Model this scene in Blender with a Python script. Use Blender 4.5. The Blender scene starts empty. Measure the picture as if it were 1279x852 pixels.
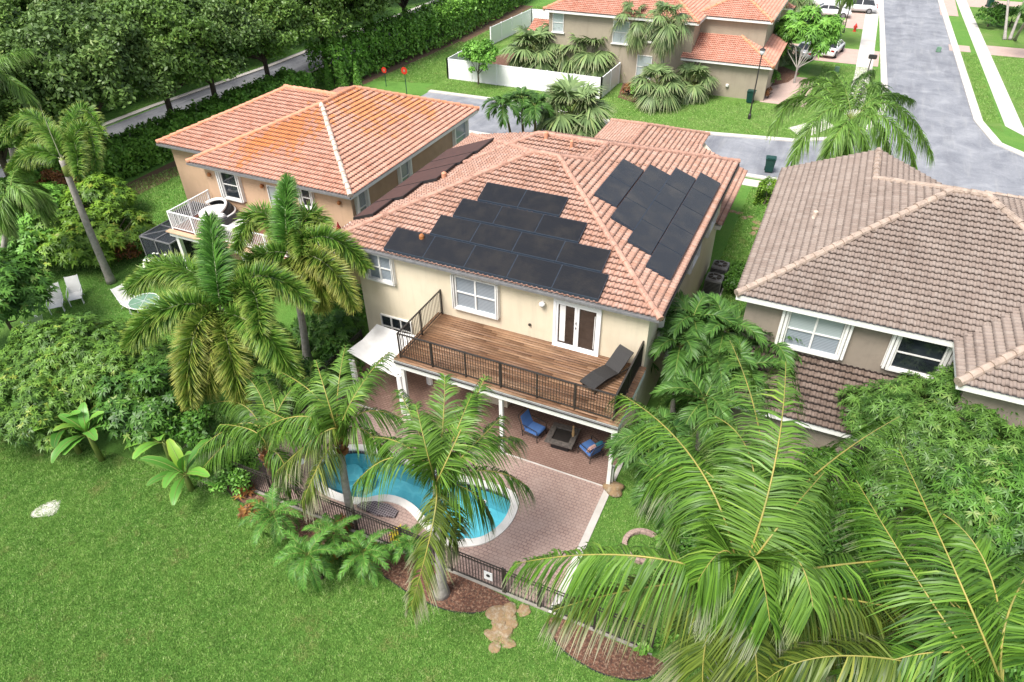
import bpy, bmesh, math, random
import numpy as np
from mathutils import Vector, Matrix
R = math.radians
random.seed(7)
RNG = np.random.default_rng(7)
scene = bpy.context.scene
COL = scene.collection

# ------------------------------------------------------------------ camera
CF, CPITCH, CROLL, CYAW, CH = 860.04, 0.649403, -0.0133786, 0.4413946, 20.0
def _cam_axes():
    cp, sp, cr, sr = math.cos(CPITCH), math.sin(CPITCH), math.cos(CROLL), math.sin(CROLL)
    fw = np.array([0, cp, -sp]); r = np.array([1., 0, 0]); u = np.cross(r, fw)
    r2 = cr * r + sr * u; u2 = -sr * r + cr * u
    dv = np.array([math.sin(CYAW), math.cos(CYAW), 0]); du = np.array([math.cos(CYAW), -math.sin(CYAW), 0])
    T = np.array([du, dv, [0, 0, 1]])
    return T @ r2, T @ u2, T @ fw
CR, CU, CW = _cam_axes()
def at(px, py, z=0.0):
    """survey: the world point at height z seen at a pixel of the 1279 px photograph"""
    d = CW * CF + CR * (px - 640) - CU * (py - 426)
    t = (z - CH) / d[2]
    return np.array([d[0] * t, d[1] * t, z])
cam = bpy.data.objects.new('camera', bpy.data.cameras.new('camera'))
COL.objects.link(cam)
m = Matrix(((CR[0], CU[0], -CW[0], 0), (CR[1], CU[1], -CW[1], 0), (CR[2], CU[2], -CW[2], CH), (0, 0, 0, 1)))
cam.matrix_world = m
cam.data.sensor_width = 36.0
cam.data.lens = 36.0 * CF / 1279.0
cam.data.clip_end = 2000
scene.camera = cam

# ------------------------------------------------------------------ light
w = bpy.data.worlds.new("World"); scene.world = w; w.use_nodes = True
nt = w.node_tree; bg = nt.nodes['Background']
sky = nt.nodes.new('ShaderNodeTexSky'); sky.sky_type = 'NISHITA'; sky.sun_disc = False
SUN_EL, SUN_AZ = R(58), R(200)     # azimuth: clockwise from +Y (north) towards +X
sky.sun_elevation = SUN_EL; sky.sun_rotation = SUN_AZ
sky.air_density = 1.0; sky.dust_density = 3.0; sky.ozone_density = 1.0
hs = nt.nodes.new('ShaderNodeHueSaturation'); hs.inputs['Saturation'].default_value = .55     # thin cloud whitens the sky
nt.links.new(sky.outputs[0], hs.inputs['Color']); nt.links.new(hs.outputs[0], bg.inputs[0]); bg.inputs[1].default_value = 0.125
sl = bpy.data.lights.new('sun', 'SUN'); sl.energy = 2.9; sl.angle = R(26); sl.color = (1, .955, .89)
so = bpy.data.objects.new('sun', sl); COL.objects.link(so)
sd = Vector((math.sin(SUN_AZ) * math.cos(SUN_EL), math.cos(SUN_AZ) * math.cos(SUN_EL), math.sin(SUN_EL)))
so.rotation_euler = sd.to_track_quat('Z', 'Y').to_euler(); so.location = (0, 0, 60)
vs = scene.view_settings; vs.view_transform = 'Standard'; vs.look = 'None'; vs.gamma = 1; vs.exposure = 0.90
vs.use_curve_mapping = False
scene.cycles.max_bounces = 6; scene.cycles.diffuse_bounces = 4; scene.cycles.transmission_bounces = 3; scene.cycles.transparent_max_bounces = 12
scene.cycles.caustics_reflective = False; scene.cycles.caustics_refractive = False

# ------------------------------------------------------------------ materials
MATS = {}
def _n(t, ty, **k):
    n = t.nodes.new(ty)
    for a, b in k.items(): setattr(n, a, b)
    return n
def ramp(t, src, stops):
    r = _n(t, 'ShaderNodeValToRGB'); e = r.color_ramp.elements
    while len(e) < len(stops): e.new(0.5)
    for q, (p, c) in zip(e, stops): q.position = p; q.color = (*c, 1)
    t.links.new(src, r.inputs[0]); return r.outputs[0]
def mixc(t, fac, a, b, mode='MIX'):
    x = _n(t, 'ShaderNodeMix', data_type='RGBA', blend_type=mode)
    for s, v in ((x.inputs[0], fac), (x.inputs[6], a), (x.inputs[7], b)):
        if hasattr(v, 'links'): t.links.new(v, s)
        else: s.default_value = v if not isinstance(v, tuple) else (*v, 1)
    return x.outputs[2]
def noise(t, vec, scale, detail=4, rough=.55, dist=0):
    n = _n(t, 'ShaderNodeTexNoise'); n.inputs['Scale'].default_value = scale
    n.inputs['Detail'].default_value = detail; n.inputs['Roughness'].default_value = rough
    n.inputs['Distortion'].default_value = dist
    if vec is not None: t.links.new(vec, n.inputs['Vector'])
    return n.outputs[0]
def geo(t): return _n(t, 'ShaderNodeNewGeometry').outputs['Position']
def mapv(t, vec, scale=(1, 1, 1), rot=(0, 0, 0)):
    mp = _n(t, 'ShaderNodeMapping'); mp.inputs['Scale'].default_value = scale; mp.inputs['Rotation'].default_value = rot
    t.links.new(vec, mp.inputs['Vector']); return mp.outputs[0]
def math_(t, op, a, b=0.0):
    x = _n(t, 'ShaderNodeMath', operation=op)
    for s, v in ((x.inputs[0], a), (x.inputs[1], b)):
        if hasattr(v, 'links'): t.links.new(v, s)
        else: s.default_value = v
    return x.outputs[0]
def new_mat(name):
    mt = bpy.data.materials.new(name); mt.use_nodes = True
    t = mt.node_tree; p = t.nodes['Principled BSDF']; MATS[name] = mt
    return mt, t, p
def bump(t, p, h, strength=.3, dist=.02):
    b = _n(t, 'ShaderNodeBump'); b.inputs['Strength'].default_value = strength; b.inputs['Distance'].default_value = dist
    t.links.new(h, b.inputs['Height']); t.links.new(b.outputs[0], p.inputs['Normal'])
def M(name, c1, c2=None, scale=3.0, rough=.7, bmp=0.0, bscale=60, metal=0, spec=.4, stain=None, sscale=1.2, samt=.5):
    mt, t, p = new_mat(name)
    g = geo(t)
    p.inputs['Roughness'].default_value = rough; p.inputs['Metallic'].default_value = metal
    p.inputs['Specular IOR Level'].default_value = spec
    c2 = c2 or tuple(x * .8 for x in c1)
    c = ramp(t, noise(t, g, scale, 5), [(.3, c1), (.7, c2)])
    if stain:
        c = mixc(t, math_(t, 'MULTIPLY', ramp(t, noise(t, g, sscale, 6, .65), [(.5, (0, 0, 0)), (.7, (1, 1, 1))]), samt), c, stain)
    if name.startswith('wall'):
        sv = ramp(t, noise(t, mapv(t, g, (2.6, 2.6, .22)), 1.4, 6, .7), [(.5, (0, 0, 0)), (.78, (.35, .35, .35))])
        c = mixc(t, sv, c, tuple(x * .68 for x in c2)); bmp = .3
    t.links.new(c, p.inputs['Base Color'])
    if bmp: bump(t, p, noise(t, g, bscale, 3), bmp)
    return mt
LEAF_GAIN = 1.3
def leafmat(name, ca, cb, rach=None, tip=None, tip0=.75, tipB=None, rough=.42, trans=.15, fresh=None, spec=.3):
    mt, t, p = new_mat(name)
    a = _n(t, 'ShaderNodeAttribute', attribute_name='Col')
    s = _n(t, 'ShaderNodeSeparateColor'); t.links.new(a.outputs['Color'], s.inputs[0])
    ca, cb = tuple(x * LEAF_GAIN * .62 for x in ca), tuple(x * LEAF_GAIN * 1.12 for x in cb)
    stops = [(.05, ca), (.8, cb)] + ([(.97, fresh)] if fresh else [])
    c = ramp(t, s.outputs[0], stops)
    oi = _n(t, 'ShaderNodeObjectInfo')
    c = mixc(t, math_(t, 'MULTIPLY', oi.outputs['Random'], .18), c, tuple(x * 1.3 for x in cb))
    if tip:
        f = math_(t, 'MULTIPLY', ramp(t, s.outputs[1], [(tip0, (0, 0, 0)), (1, (1, 1, 1))]), ramp(t, s.outputs[2], [(tipB or 0, (0, 0, 0)), ((tipB or 0) + .3, (1, 1, 1))]))
        c = mixc(t, math_(t, 'MULTIPLY', f, .85), c, tip)
    t.links.new(c, p.inputs['Base Color'])
    p.inputs['Roughness'].default_value = rough; p.inputs['Specular IOR Level'].default_value = spec
    tr = _n(t, 'ShaderNodeBsdfTranslucent'); t.links.new(c, tr.inputs[0])
    mx = _n(t, 'ShaderNodeMixShader'); mx.inputs[0].default_value = trans
    o = t.nodes['Material Output']
    t.links.new(p.outputs[0], mx.inputs[1]); t.links.new(tr.outputs[0], mx.inputs[2]); t.links.new(mx.outputs[0], o.inputs[0])
    return mt
def tilemat(name, ca, cb, cc, mildew_shade, mild_shade_amt=.6, orange=None):
    mt, t, p = new_mat(name)
    uv = _n(t, 'ShaderNodeUVMap').outputs[0]
    fl = _n(t, 'ShaderNodeVectorMath', operation='FLOOR'); t.links.new(uv, fl.inputs[0])
    wn = _n(t, 'ShaderNodeTexWhiteNoise', noise_dimensions='2D'); t.links.new(fl.outputs[0], wn.inputs['Vector'])
    c = ramp(t, wn.outputs['Value'], [(0, ca), (.5, cb), (1, cc)])
    g = geo(t)
    big = noise(t, g, .35, 5, .6)
    c = mixc(t, ramp(t, big, [(.4, (0, 0, 0)), (.65, (.4, .4, .4))]), c, tuple(min(1, x * 1.15) for x in cc))
    if orange:
        for (ox, oy, oz, rad) in orange[1]:
            v = _n(t, 'ShaderNodeVectorMath', operation='DISTANCE'); v.inputs[1].default_value = (ox, oy, oz); t.links.new(g, v.inputs[0])
            f = math_(t, 'SUBTRACT', math_(t, 'MULTIPLY', noise(t, g, .9, 6, .65), 2.2), math_(t, 'DIVIDE', v.outputs['Value'], rad))
            f = math_(t, 'ADD', f, math_(t, 'MULTIPLY', math_(t, 'SUBTRACT', wn.outputs['Value'], .5), 1.0))
            c = mixc(t, ramp(t, f, [(.15, (0, 0, 0)), (.5, (.85, .85, .85))]), c, orange[0])
    # mildew colour also paints the shadow line at the butt end of every course
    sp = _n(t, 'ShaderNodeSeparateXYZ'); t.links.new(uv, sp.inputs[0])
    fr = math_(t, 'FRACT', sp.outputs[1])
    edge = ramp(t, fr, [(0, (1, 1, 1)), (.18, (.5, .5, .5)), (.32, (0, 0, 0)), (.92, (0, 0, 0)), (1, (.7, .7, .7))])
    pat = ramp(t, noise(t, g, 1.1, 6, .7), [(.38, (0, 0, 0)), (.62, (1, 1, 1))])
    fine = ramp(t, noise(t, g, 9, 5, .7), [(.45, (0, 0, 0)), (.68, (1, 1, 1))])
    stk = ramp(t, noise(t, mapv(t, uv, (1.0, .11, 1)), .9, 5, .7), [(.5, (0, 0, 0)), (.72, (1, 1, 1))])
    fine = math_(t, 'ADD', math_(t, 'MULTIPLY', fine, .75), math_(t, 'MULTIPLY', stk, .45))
    f2 = math_(t, 'MULTIPLY', math_(t, 'ADD', math_(t, 'MULTIPLY', edge, .95), math_(t, 'MULTIPLY', math_(t, 'MULTIPLY', fine, pat), .65)), mild_shade_amt)
    c = mixc(t, f2, c, mildew_shade)
    t.links.new(c, p.inputs['Base Color']); p.inputs['Roughness'].default_value = .75
    p.inputs['Specular IOR Level'].default_value = .3
    bump(t, p, noise(t, g, 40, 4), .25)
    return mt
def brickmat(name, c1, c2, mortar, bw, bh, rot=0, off=.5, stain=None):
    mt, t, p = new_mat(name)
    g = geo(t); v = mapv(t, g, rot=(0, 0, rot))
    b = _n(t, 'ShaderNodeTexBrick'); t.links.new(v, b.inputs['Vector'])
    b.inputs['Scale'].default_value = 1; b.inputs['Brick Width'].default_value = bw; b.inputs['Row Height'].default_value = bh
    b.inputs['Mortar Size'].default_value = .012; b.inputs['Mortar Smooth'].default_value = .3; b.inputs['Bias'].default_value = 0
    b.inputs['Color1'].default_value = (*c1, 1); b.inputs['Color2'].default_value = (*c2, 1); b.inputs['Mortar'].default_value = (*mortar, 1)
    b.offset = off
    c = mixc(t, ramp(t, noise(t, g, 1.3, 6, .65), [(.35, (0, 0, 0)), (.75, (.6, .6, .6))]), b.outputs[0], stain or tuple(x * .6 for x in c1))
    c = mixc(t, .25, c, ramp(t, noise(t, g, 14, 4, .7), [(.3, c1), (.7, c2)]))
    t.links.new(c, p.inputs['Base Color']); p.inputs['Roughness'].default_value = .85; p.inputs['Specular IOR Level'].default_value = .25
    bump(t, p, math_(t, 'SUBTRACT', noise(t, g, 30, 3), b.outputs[1]), .4, .01)
    return mt

M('wall_cream', (.69, .61, .465), (.65, .57, .43), .8, .85, .12, 90, stain=(.5, .4, .26), sscale=.6, samt=.25)
M('wall_peach', (.56, .38, .25), (.50, .34, .22), 1.0, .85, .12, 90, stain=(.40, .27, .17), sscale=.9, samt=.3)
M('wall_taupe', (.29, .245, .195), (.25, .21, .17), 1.2, .85, .12, 90, stain=(.16, .13, .105), sscale=1.5, samt=.4)
M('wall_olive', (.36, .31, .235), (.32, .275, .21), 1.2, .85, .1, 60)
M('white_paint', (.80, .79, .76), (.72, .71, .68), 2.5, .5, stain=(.5, .48, .44), sscale=2.2, samt=.3)
M('white_vinyl', (.82, .82, .82), (.78, .78, .79), 1.5, .4)
M('white_fabric', (.8, .79, .77), (.7, .69, .67), 2, .9, stain=(.55, .52, .48), sscale=1.5, samt=.4)
M('dark_metal', (.022, .02, .019), (.035, .03, .028), 8, .45, spec=.5)
M('bronze_metal', (.026, .023, .021), (.045, .037, .031), 8, .5)
M('grey_metal', (.20, .20, .205), (.14, .14, .145), 6, .45)
M('dark_plastic', (.018, .018, .02), (.03, .03, .032), 20, .5)
M('dark_gap', (.02, .016, .013), (.03, .024, .02), 2, .9)
M('concrete', (.60, .57, .53), (.50, .47, .43), .8, .85, .2, 50, stain=(.34, .31, .27), sscale=.7, samt=.45)
M('kerb_stained', (.36, .33, .29), (.24, .22, .19), 2, .9, .2, 40)
M('coping', (.72, .70, .66), (.62, .60, .56), 2, .7, .1, 40, stain=(.42, .4, .37), sscale=2, samt=.35)
M('trunk_grey', (.36, .33, .30), (.22, .20, .18), 6, .85, .5, 14)
M('trunk_brown', (.17, .115, .075), (.08, .055, .038), 7, .9, .8, 18)
M('bark', (.135, .105, .08), (.06, .048, .038), 3, .95, .8, 12)
M('fibre', (.22, .085, .03), (.09, .04, .02), 9, .95, .7, 20)
M('rachis_yellow', (.36, .29, .07), (.20, .21, .055), 2.2, .5)
M('rachis_green', (.22, .26, .06), (.15, .20, .05), 3, .5)
M('rachis_grey', (.42, .40, .30), (.25, .27, .15), 3, .6)
M('dirt', (.17, .105, .06), (.10, .065, .04), 4, .95, .6, 25)
M('mulch', (.17, .075, .045), (.045, .026, .02), 11, .95, 1.0, 22, stain=(.38, .25, .17), sscale=14, samt=.8)
M('stone_tan', (.32, .215, .115), (.17, .115, .068), 6, .95, 1.0, 14, stain=(.44, .37, .27), sscale=6, samt=.8)
M('blue_cushion', (.10, .22, .52), (.085, .19, .46), 5, .85, .15, 60)
M('teal_cushion', (.05, .24, .30), (.04, .2, .26), 5, .85)
M('pink_cushion', (.62, .40, .34), (.5, .3, .26), 12, .85)
M('wicker', (.02, .019, .019), (.034, .032, .031), 60, .6, .6, 120)
M('red_paint', (.55, .035, .02), (.45, .03, .018), 4, .45)
M('green_bin', (.01, .055, .045), (.008, .045, .036), 5, .45)
M('green_box', (.16, .28, .19), (.12, .22, .15), 5, .5)
M('car_white', (.74, .75, .76), (.70, .71, .72), 1, .18, spec=.6)
M('car_silver', (.5, .51, .53), (.46, .47, .49), 1, .22, metal=.4, spec=.6)
M('car_glass', (.012, .015, .018), (.02, .022, .026), 2, .06, spec=.7)
M('tyre', (.018, .018, .018), (.03, .03, .03), 5, .8)
M('red_lens', (.4, .01, .015), (.35, .01, .01), 4, .2)
M('cloth_red', (.22, .012, .016), (.16, .01, .012), 6, .9)
M('copper', (.42, .16, .05), (.28, .11, .04), 6, .6)
M('fire_stone', (.15, .13, .115), (.07, .062, .058), 9, .7, .4, 22)
M('wood_tan', (.50, .33, .16), (.36, .22, .1), 9, .6)
M('yellow_flower', (.62, .42, .03), (.5, .3, .02), 8, .7)
M('white_flower', (.78, .8, .72), (.7, .74, .62), 8, .7)
M('panel_frame', (.04, .054, .078), (.052, .068, .09), 5, .4, metal=.3)
M('panel_reflect_brown', (.085, .04, .032), (.06, .03, .025), 3, .6)  # grazing reflection on the west mats, put into the colour as brown
M('balcony_floor', (.20, .075, .05), (.14, .055, .04), 3, .7)
M('peach_shaded', (.45, .30, .21), (.38, .25, .17), 2, .8)  # peach wall tone darkened for the shade beside the cream house

tilemat('tile_pink', (.365, .20, .14), (.405, .24, .178), (.455, .29, .23), (.075, .042, .034), .85)
tilemat('tile_orange', (.46, .225, .155), (.50, .265, .19), (.545, .31, .235), (.11, .05, .034), .8,
        orange=((.56, .215, .075), [(-25.3, 27.0, 7.2, 1.9), (-26.8, 25.2, 6.4, 1.1), (-23.4, 30.8, 7.4, 2.2), (-22.0, 33.6, 6.9, 1.2)]))
tilemat('tile_brown', (.225, .175, .147), (.25, .198, .168), (.28, .23, .198), (.065, .048, .04), .75)
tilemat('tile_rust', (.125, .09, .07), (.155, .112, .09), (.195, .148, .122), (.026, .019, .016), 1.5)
tilemat('tile_salmon', (.48, .21, .145), (.53, .26, .185), (.57, .31, .235), (.2, .09, .06), .5)
M('cap_pink', (.48, .29, .22), (.40, .215, .155), 4, .75, .2, 30, stain=(.15, .08, .06), sscale=3, samt=.6)
M('cap_orange', (.58, .30, .19), (.54, .24, .14), 3, .75, .2, 30, stain=(.6, .22, .07), sscale=2, samt=.6)
M('cap_white', (.66, .55, .46), (.56, .44, .35), 4, .75, .2, 30, stain=(.25, .18, .13), sscale=4, samt=.5)
M('cap_brown', (.44, .35, .285), (.33, .25, .2), 3.5, .75, .2, 30, stain=(.1, .08, .065), sscale=3, samt=.6)
brickmat('patio_paver', (.40, .285, .245), (.32, .22, .19), (.11, .075, .065), .19, .13, off=.42, stain=(.45, .35, .30))
brickmat('patio_brick', (.31, .205, .165), (.24, .15, .12), (.08, .05, .04), .21, .1, stain=(.13, .07, .055))
brickmat('drive_paver', (.50, .36, .30), (.43, .31, .27), (.3, .22, .19), .3, .18, stain=(.52, .42, .37))
brickmat('spa_tile', (.06, .05, .06), (.12, .09, .1), (.4, .36, .36), .09, .09, off=.0)

def asphalt(name, k):
    mt, t, p = new_mat(name); g = geo(t)
    a = noise(t, g, .45, 6, .65, .6)
    c = ramp(t, a, [(q, tuple(x * k for x in c_)) for q, c_ in ((.32, (.16, .17, .195)), (.55, (.24, .25, .275)), (.75, (.33, .34, .36)))])
    s = noise(t, mapv(t, g, (1.3, .12, 1)), 1.6, 6, .7)
    c = mixc(t, ramp(t, s, [(.52, (0, 0, 0)), (.68, (.55, .55, .55))]), c, (.30, .305, .31))
    s2 = noise(t, g, 7, 6, .75)
    c = mixc(t, ramp(t, s2, [(.56, (0, 0, 0)), (.72, (.7, .7, .7))]), c, (.42, .42, .42))
    s3 = noise(t, mapv(t, g, (.5, .06, 1)), 1.1, 4, .6)
    c = mixc(t, ramp(t, s3, [(.5, (0, 0, 0)), (.7, (.5, .5, .5))]), c, (.12, .125, .145))
    t.links.new(c, p.inputs['Base Color']); p.inputs['Roughness'].default_value = .9; p.inputs['Specular IOR Level'].default_value = .2
    bump(t, p, noise(t, g, 30, 4), .3)
asphalt('asphalt', 1.0); asphalt('asphalt_dark', .6)
def lawnmat(name, a, b, c_, dry):
    mt, t, p = new_mat(name); g = geo(t)
    c = ramp(t, noise(t, g, 14, 6, .75), [(.3, a), (.5, b), (.72, c_)])
    c = mixc(t, ramp(t, noise(t, g, .5, 6, .65), [(.45, (0, 0, 0)), (.75, (.65, .65, .65))]), c, dry)
    c = mixc(t, ramp(t, noise(t, g, 2.1, 5, .65), [(.5, (0, 0, 0)), (.8, (.5, .5, .5))]), c, a)
    t.links.new(c, p.inputs['Base Color']); p.inputs['Roughness'].default_value = .9; p.inputs['Specular IOR Level'].default_value = .2
    bump(t, p, noise(t, g, 24, 5, .75), 1.0, .06)
lawnmat('lawn', (.055, .14, .022), (.11, .25, .043), (.17, .33, .07), (.17, .29, .06))
lawnmat('lawn_front', (.07, .15, .026), (.115, .225, .04), (.175, .285, .065), (.23, .28, .10))
def grassmat():
    mt, t, p = new_mat('grass_blade')
    a = _n(t, 'ShaderNodeAttribute', attribute_name='Col'); s = _n(t, 'ShaderNodeSeparateColor'); t.links.new(a.outputs['Color'], s.inputs[0])
    g = geo(t)
    c = ramp(t, s.outputs[0], [(0, (.06, .16, .028)), (.4, (.185, .37, .07)), (.75, (.34, .52, .14)), (1, (.56, .64, .31))])
    c = mixc(t, ramp(t, noise(t, g, .55, 5, .65), [(.42, (0, 0, 0)), (.72, (.6, .6, .6))]), c, (.29, .47, .11))
    c = mixc(t, ramp(t, noise(t, g, 1.5, 6, .7), [(.52, (0, 0, 0)), (.75, (.7, .7, .7))]), c, (.085, .21, .035))
    c = mixc(t, ramp(t, noise(t, g, .8, 6, .72), [(.555, (0, 0, 0)), (.70, (.8, .8, .8))]), c, (.36, .36, .14))
    t.links.new(c, p.inputs['Base Color']); p.inputs['Roughness'].default_value = .6; p.inputs['Specular IOR Level'].default_value = .3
    tr = _n(t, 'ShaderNodeBsdfTranslucent'); t.links.new(c, tr.inputs[0])
    mx = _n(t, 'ShaderNodeMixShader'); mx.inputs[0].default_value = .3
    t.links.new(p.outputs[0], mx.inputs[1]); t.links.new(tr.outputs[0], mx.inputs[2]); t.links.new(mx.outputs[0], t.nodes['Material Output'].inputs[0])
grassmat()
def deckmat():
    mt, t, p = new_mat('deck_wood')
    uv = _n(t, 'ShaderNodeUVMap').outputs[0]
    fl = _n(t, 'ShaderNodeVectorMath', operation='FLOOR'); t.links.new(uv, fl.inputs[0])
    wn = _n(t, 'ShaderNodeTexWhiteNoise', noise_dimensions='2D'); t.links.new(fl.outputs[0], wn.inputs['Vector'])
    c = ramp(t, wn.outputs['Value'], [(0, (.16, .078, .038)), (.5, (.225, .118, .06)), (1, (.30, .175, .098))])
    g = geo(t)
    gr = noise(t, mapv(t, g, (1.2, 16, 1)), 2.0, 6, .7)
    c = mixc(t, ramp(t, gr, [(.46, (0, 0, 0)), (.66, (.75, .75, .75))]), c, (.055, .028, .016))
    c = mixc(t, ramp(t, noise(t, mapv(t, g, (.5, 1.2, 1)), .9, 5, .65), [(.5, (0, 0, 0)), (.72, (.6, .6, .6))]), c, (.36, .22, .13))
    t.links.new(c, p.inputs['Base Color']); p.inputs['Roughness'].default_value = .6
    bump(t, p, gr, .3, .01)
deckmat()
def panelmat(name, horizontal, k):
    mt, t, p = new_mat(name); g = geo(t)
    wv = _n(t, 'ShaderNodeTexWave', bands_direction='X' if horizontal else 'Y'); wv.inputs['Scale'].default_value = 7.0
    wv.inputs['Distortion'].default_value = .3; t.links.new(g, wv.inputs['Vector'])
    c = ramp(t, wv.outputs[0], [(.2, (.005 * k, .0055 * k, .0075 * k)), (.8, (.015 * k, .016 * k, .019 * k))])
    c = mixc(t, ramp(t, noise(t, g, 1.2, 6, .7), [(.45, (0, 0, 0)), (.75, (.8, .8, .8))]), c, (.028 * k, .025 * k, .022 * k))
    c = mixc(t, ramp(t, noise(t, g, 45, 2, .5), [(.66, (0, 0, 0)), (.74, (.6, .6, .6))]), c, (.075, .055, .045))
    t.links.new(c, p.inputs['Base Color']); p.inputs['Roughness'].default_value = .3; p.inputs['Specular IOR Level'].default_value = .4
    bump(t, p, wv.outputs[0], .3, .01)
panelmat('panel_black', True, 1.0); panelmat('panel_reflect_grey', False, 2.0)  # second one is the black panel with its reflection painted in as grey
def glassmat(name, c, blind=None):
    mt, t, p = new_mat(name); g = geo(t)
    if blind:
        sp = _n(t, 'ShaderNodeSeparateXYZ'); t.links.new(g, sp.inputs[0])
        fr = math_(t, 'FRACT', math_(t, 'MULTIPLY', sp.outputs[2], 15))
        cc = mixc(t, ramp(t, fr, [(.0, (0, 0, 0)), (.25, (1, 1, 1)), (.8, (1, 1, 1)), (1, (0, 0, 0))]), c, blind)
    else:
        cc = ramp(t, noise(t, g, 1.4, 3), [(.35, c), (.7, tuple(x * 2.2 for x in c))])
    t.links.new(cc, p.inputs['Base Color']); p.inputs['Roughness'].default_value = .07; p.inputs['Specular IOR Level'].default_value = .6
    p.inputs['Coat Weight'].default_value = .3
glassmat('glass_dark', (.014, .018, .022)); glassmat('glass_blind', (.09, .11, .13), (.30, .34, .38)); glassmat('glass_pale', (.30, .36, .37), (.40, .45, .45))
glassmat('glass_room', (.03, .022, .018))
def screenmat():
    mt, t, p = new_mat('screen_mesh')
    p.inputs['Base Color'].default_value = (.03, .036, .045, 1); p.inputs['Roughness'].default_value = .8
    tr = _n(t, 'ShaderNodeBsdfTransparent'); mx = _n(t, 'ShaderNodeMixShader'); mx.inputs[0].default_value = .75
    t.links.new(tr.outputs[0], mx.inputs[1]); t.links.new(p.outputs[0], mx.inputs[2]); t.links.new(mx.outputs[0], t.nodes['Material Output'].inputs[0])
screenmat()
def watermat():
    mt, t, p = new_mat('pool_water'); g = geo(t)
    tr = _n(t, 'ShaderNodeBsdfTransparent'); tr.inputs[0].default_value = (.55, .86, .90, 1)
    gl = _n(t, 'ShaderNodeBsdfGlossy'); gl.inputs['Roughness'].default_value = .04
    b = _n(t, 'ShaderNodeBump'); b.inputs['Strength'].default_value = .12; b.inputs['Distance'].default_value = .05
    t.links.new(noise(t, g, 5, 3, .5, .5), b.inputs['Height']); t.links.new(b.outputs[0], gl.inputs['Normal'])
    fr = _n(t, 'ShaderNodeFresnel'); fr.inputs[0].default_value = 1.33; t.links.new(b.outputs[0], fr.inputs['Normal'])
    mx = _n(t, 'ShaderNodeMixShader'); t.links.new(fr.outputs[0], mx.inputs[0])
    t.links.new(tr.outputs[0], mx.inputs[1]); t.links.new(gl.outputs[0], mx.inputs[2]); t.links.new(mx.outputs[0], t.nodes['Material Output'].inputs[0])
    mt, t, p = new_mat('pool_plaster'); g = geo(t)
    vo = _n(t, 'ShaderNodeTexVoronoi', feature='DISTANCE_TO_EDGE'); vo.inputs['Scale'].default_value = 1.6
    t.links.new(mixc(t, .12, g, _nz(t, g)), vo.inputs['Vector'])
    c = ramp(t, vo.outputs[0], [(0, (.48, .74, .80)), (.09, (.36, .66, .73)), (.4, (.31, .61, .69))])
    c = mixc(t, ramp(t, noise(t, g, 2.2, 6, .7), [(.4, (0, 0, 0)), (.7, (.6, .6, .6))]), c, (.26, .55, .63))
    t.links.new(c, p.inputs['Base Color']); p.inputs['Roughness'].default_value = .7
def _nz(t, g):
    n = _n(t, 'ShaderNodeTexNoise'); n.inputs['Scale'].default_value = 2; t.links.new(g, n.inputs['Vector']); return n.outputs['Color']
watermat()

leafmat('lf_coconut', (.028, .085, .012), (.095, .19, .022), tip=(.48, .44, .36), tip0=.7, tipB=.5, fresh=(.22, .29, .05), spec=.25, rough=.42)
leafmat('lf_coconut_old', (.036, .07, .012), (.105, .145, .022), tip=(.52, .46, .36), tip0=.5, tipB=.3, fresh=(.36, .33, .07))
leafmat('lf_coconut_new', (.042, .105, .018), (.11, .205, .03), tip=(.4, .42, .2), tip0=.8, tipB=.5, fresh=(.32, .42, .06))
leafmat('lf_foxtail', (.036, .11, .014), (.11, .225, .028), tip=(.34, .40, .08), tip0=.62, tipB=.0, fresh=(.27, .33, .06))
leafmat('lf_foxtail_old', (.05, .105, .014), (.125, .20, .026), tip=(.42, .40, .09), tip0=.55, tipB=.0, fresh=(.30, .29, .05))
leafmat('lf_foxtail_new', (.035, .12, .018), (.09, .215, .032), tip=(.2, .3, .08), tip0=.7, tipB=.0, fresh=(.16, .3, .05))
leafmat('lf_adonidia', (.028, .085, .018), (.075, .165, .03), tip=(.14, .25, .08), tip0=.8, tipB=.3, fresh=(.15, .28, .07))
leafmat('lf_queen', (.055, .125, .02), (.125, .235, .04), tip=(.3, .36, .14), tip0=.75, tipB=.3, fresh=(.24, .36, .08))
leafmat('lf_date', (.04, .125, .02), (.095, .23, .035), tip=(.26, .36, .12), tip0=.8, tipB=.4, fresh=(.24, .36, .06))
leafmat('lf_fan', (.075, .125, .045), (.155, .225, .085), tip=(.36, .37, .2), tip0=.7, tipB=.0, fresh=(.3, .34, .12))
leafmat('lf_fan_old', (.22, .16, .05), (.36, .26, .09), fresh=(.45, .33, .12))
leafmat('lf_oak', (.045, .095, .019), (.105, .185, .034), fresh=(.26, .31, .07))
leafmat('lf_oak_pale', (.045, .09, .022), (.105, .175, .042), fresh=(.2, .26, .07))
leafmat('lf_hedge', (.065, .18, .026), (.15, .32, .05), fresh=(.22, .36, .06))
leafmat('lf_hedge_bright', (.08, .20, .028), (.17, .345, .052), fresh=(.24, .38, .07))  # hedge leaf with a brightened colour to offset the oaks' shade
leafmat('lf_mango_mid', (.032, .092, .014), (.095, .185, .034), fresh=(.2, .28, .075))
leafmat('lf_mango', (.034, .095, .013), (.10, .195, .026), fresh=(.30, .36, .06))
leafmat('lf_mango_dark', (.028, .09, .014), (.08, .185, .026), fresh=(.2, .27, .07))
leafmat('lf_lime', (.05, .13, .016), (.16, .28, .03), fresh=(.36, .40, .06))
leafmat('lf_shrub', (.026, .085, .013), (.07, .17, .022), fresh=(.14, .24, .04))
leafmat('lf_red', (.10, .05, .018), (.22, .09, .03), fresh=(.3, .2, .05))
leafmat('lf_croton', (.12, .16, .02), (.40, .32, .03), fresh=(.55, .16, .03))
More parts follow.
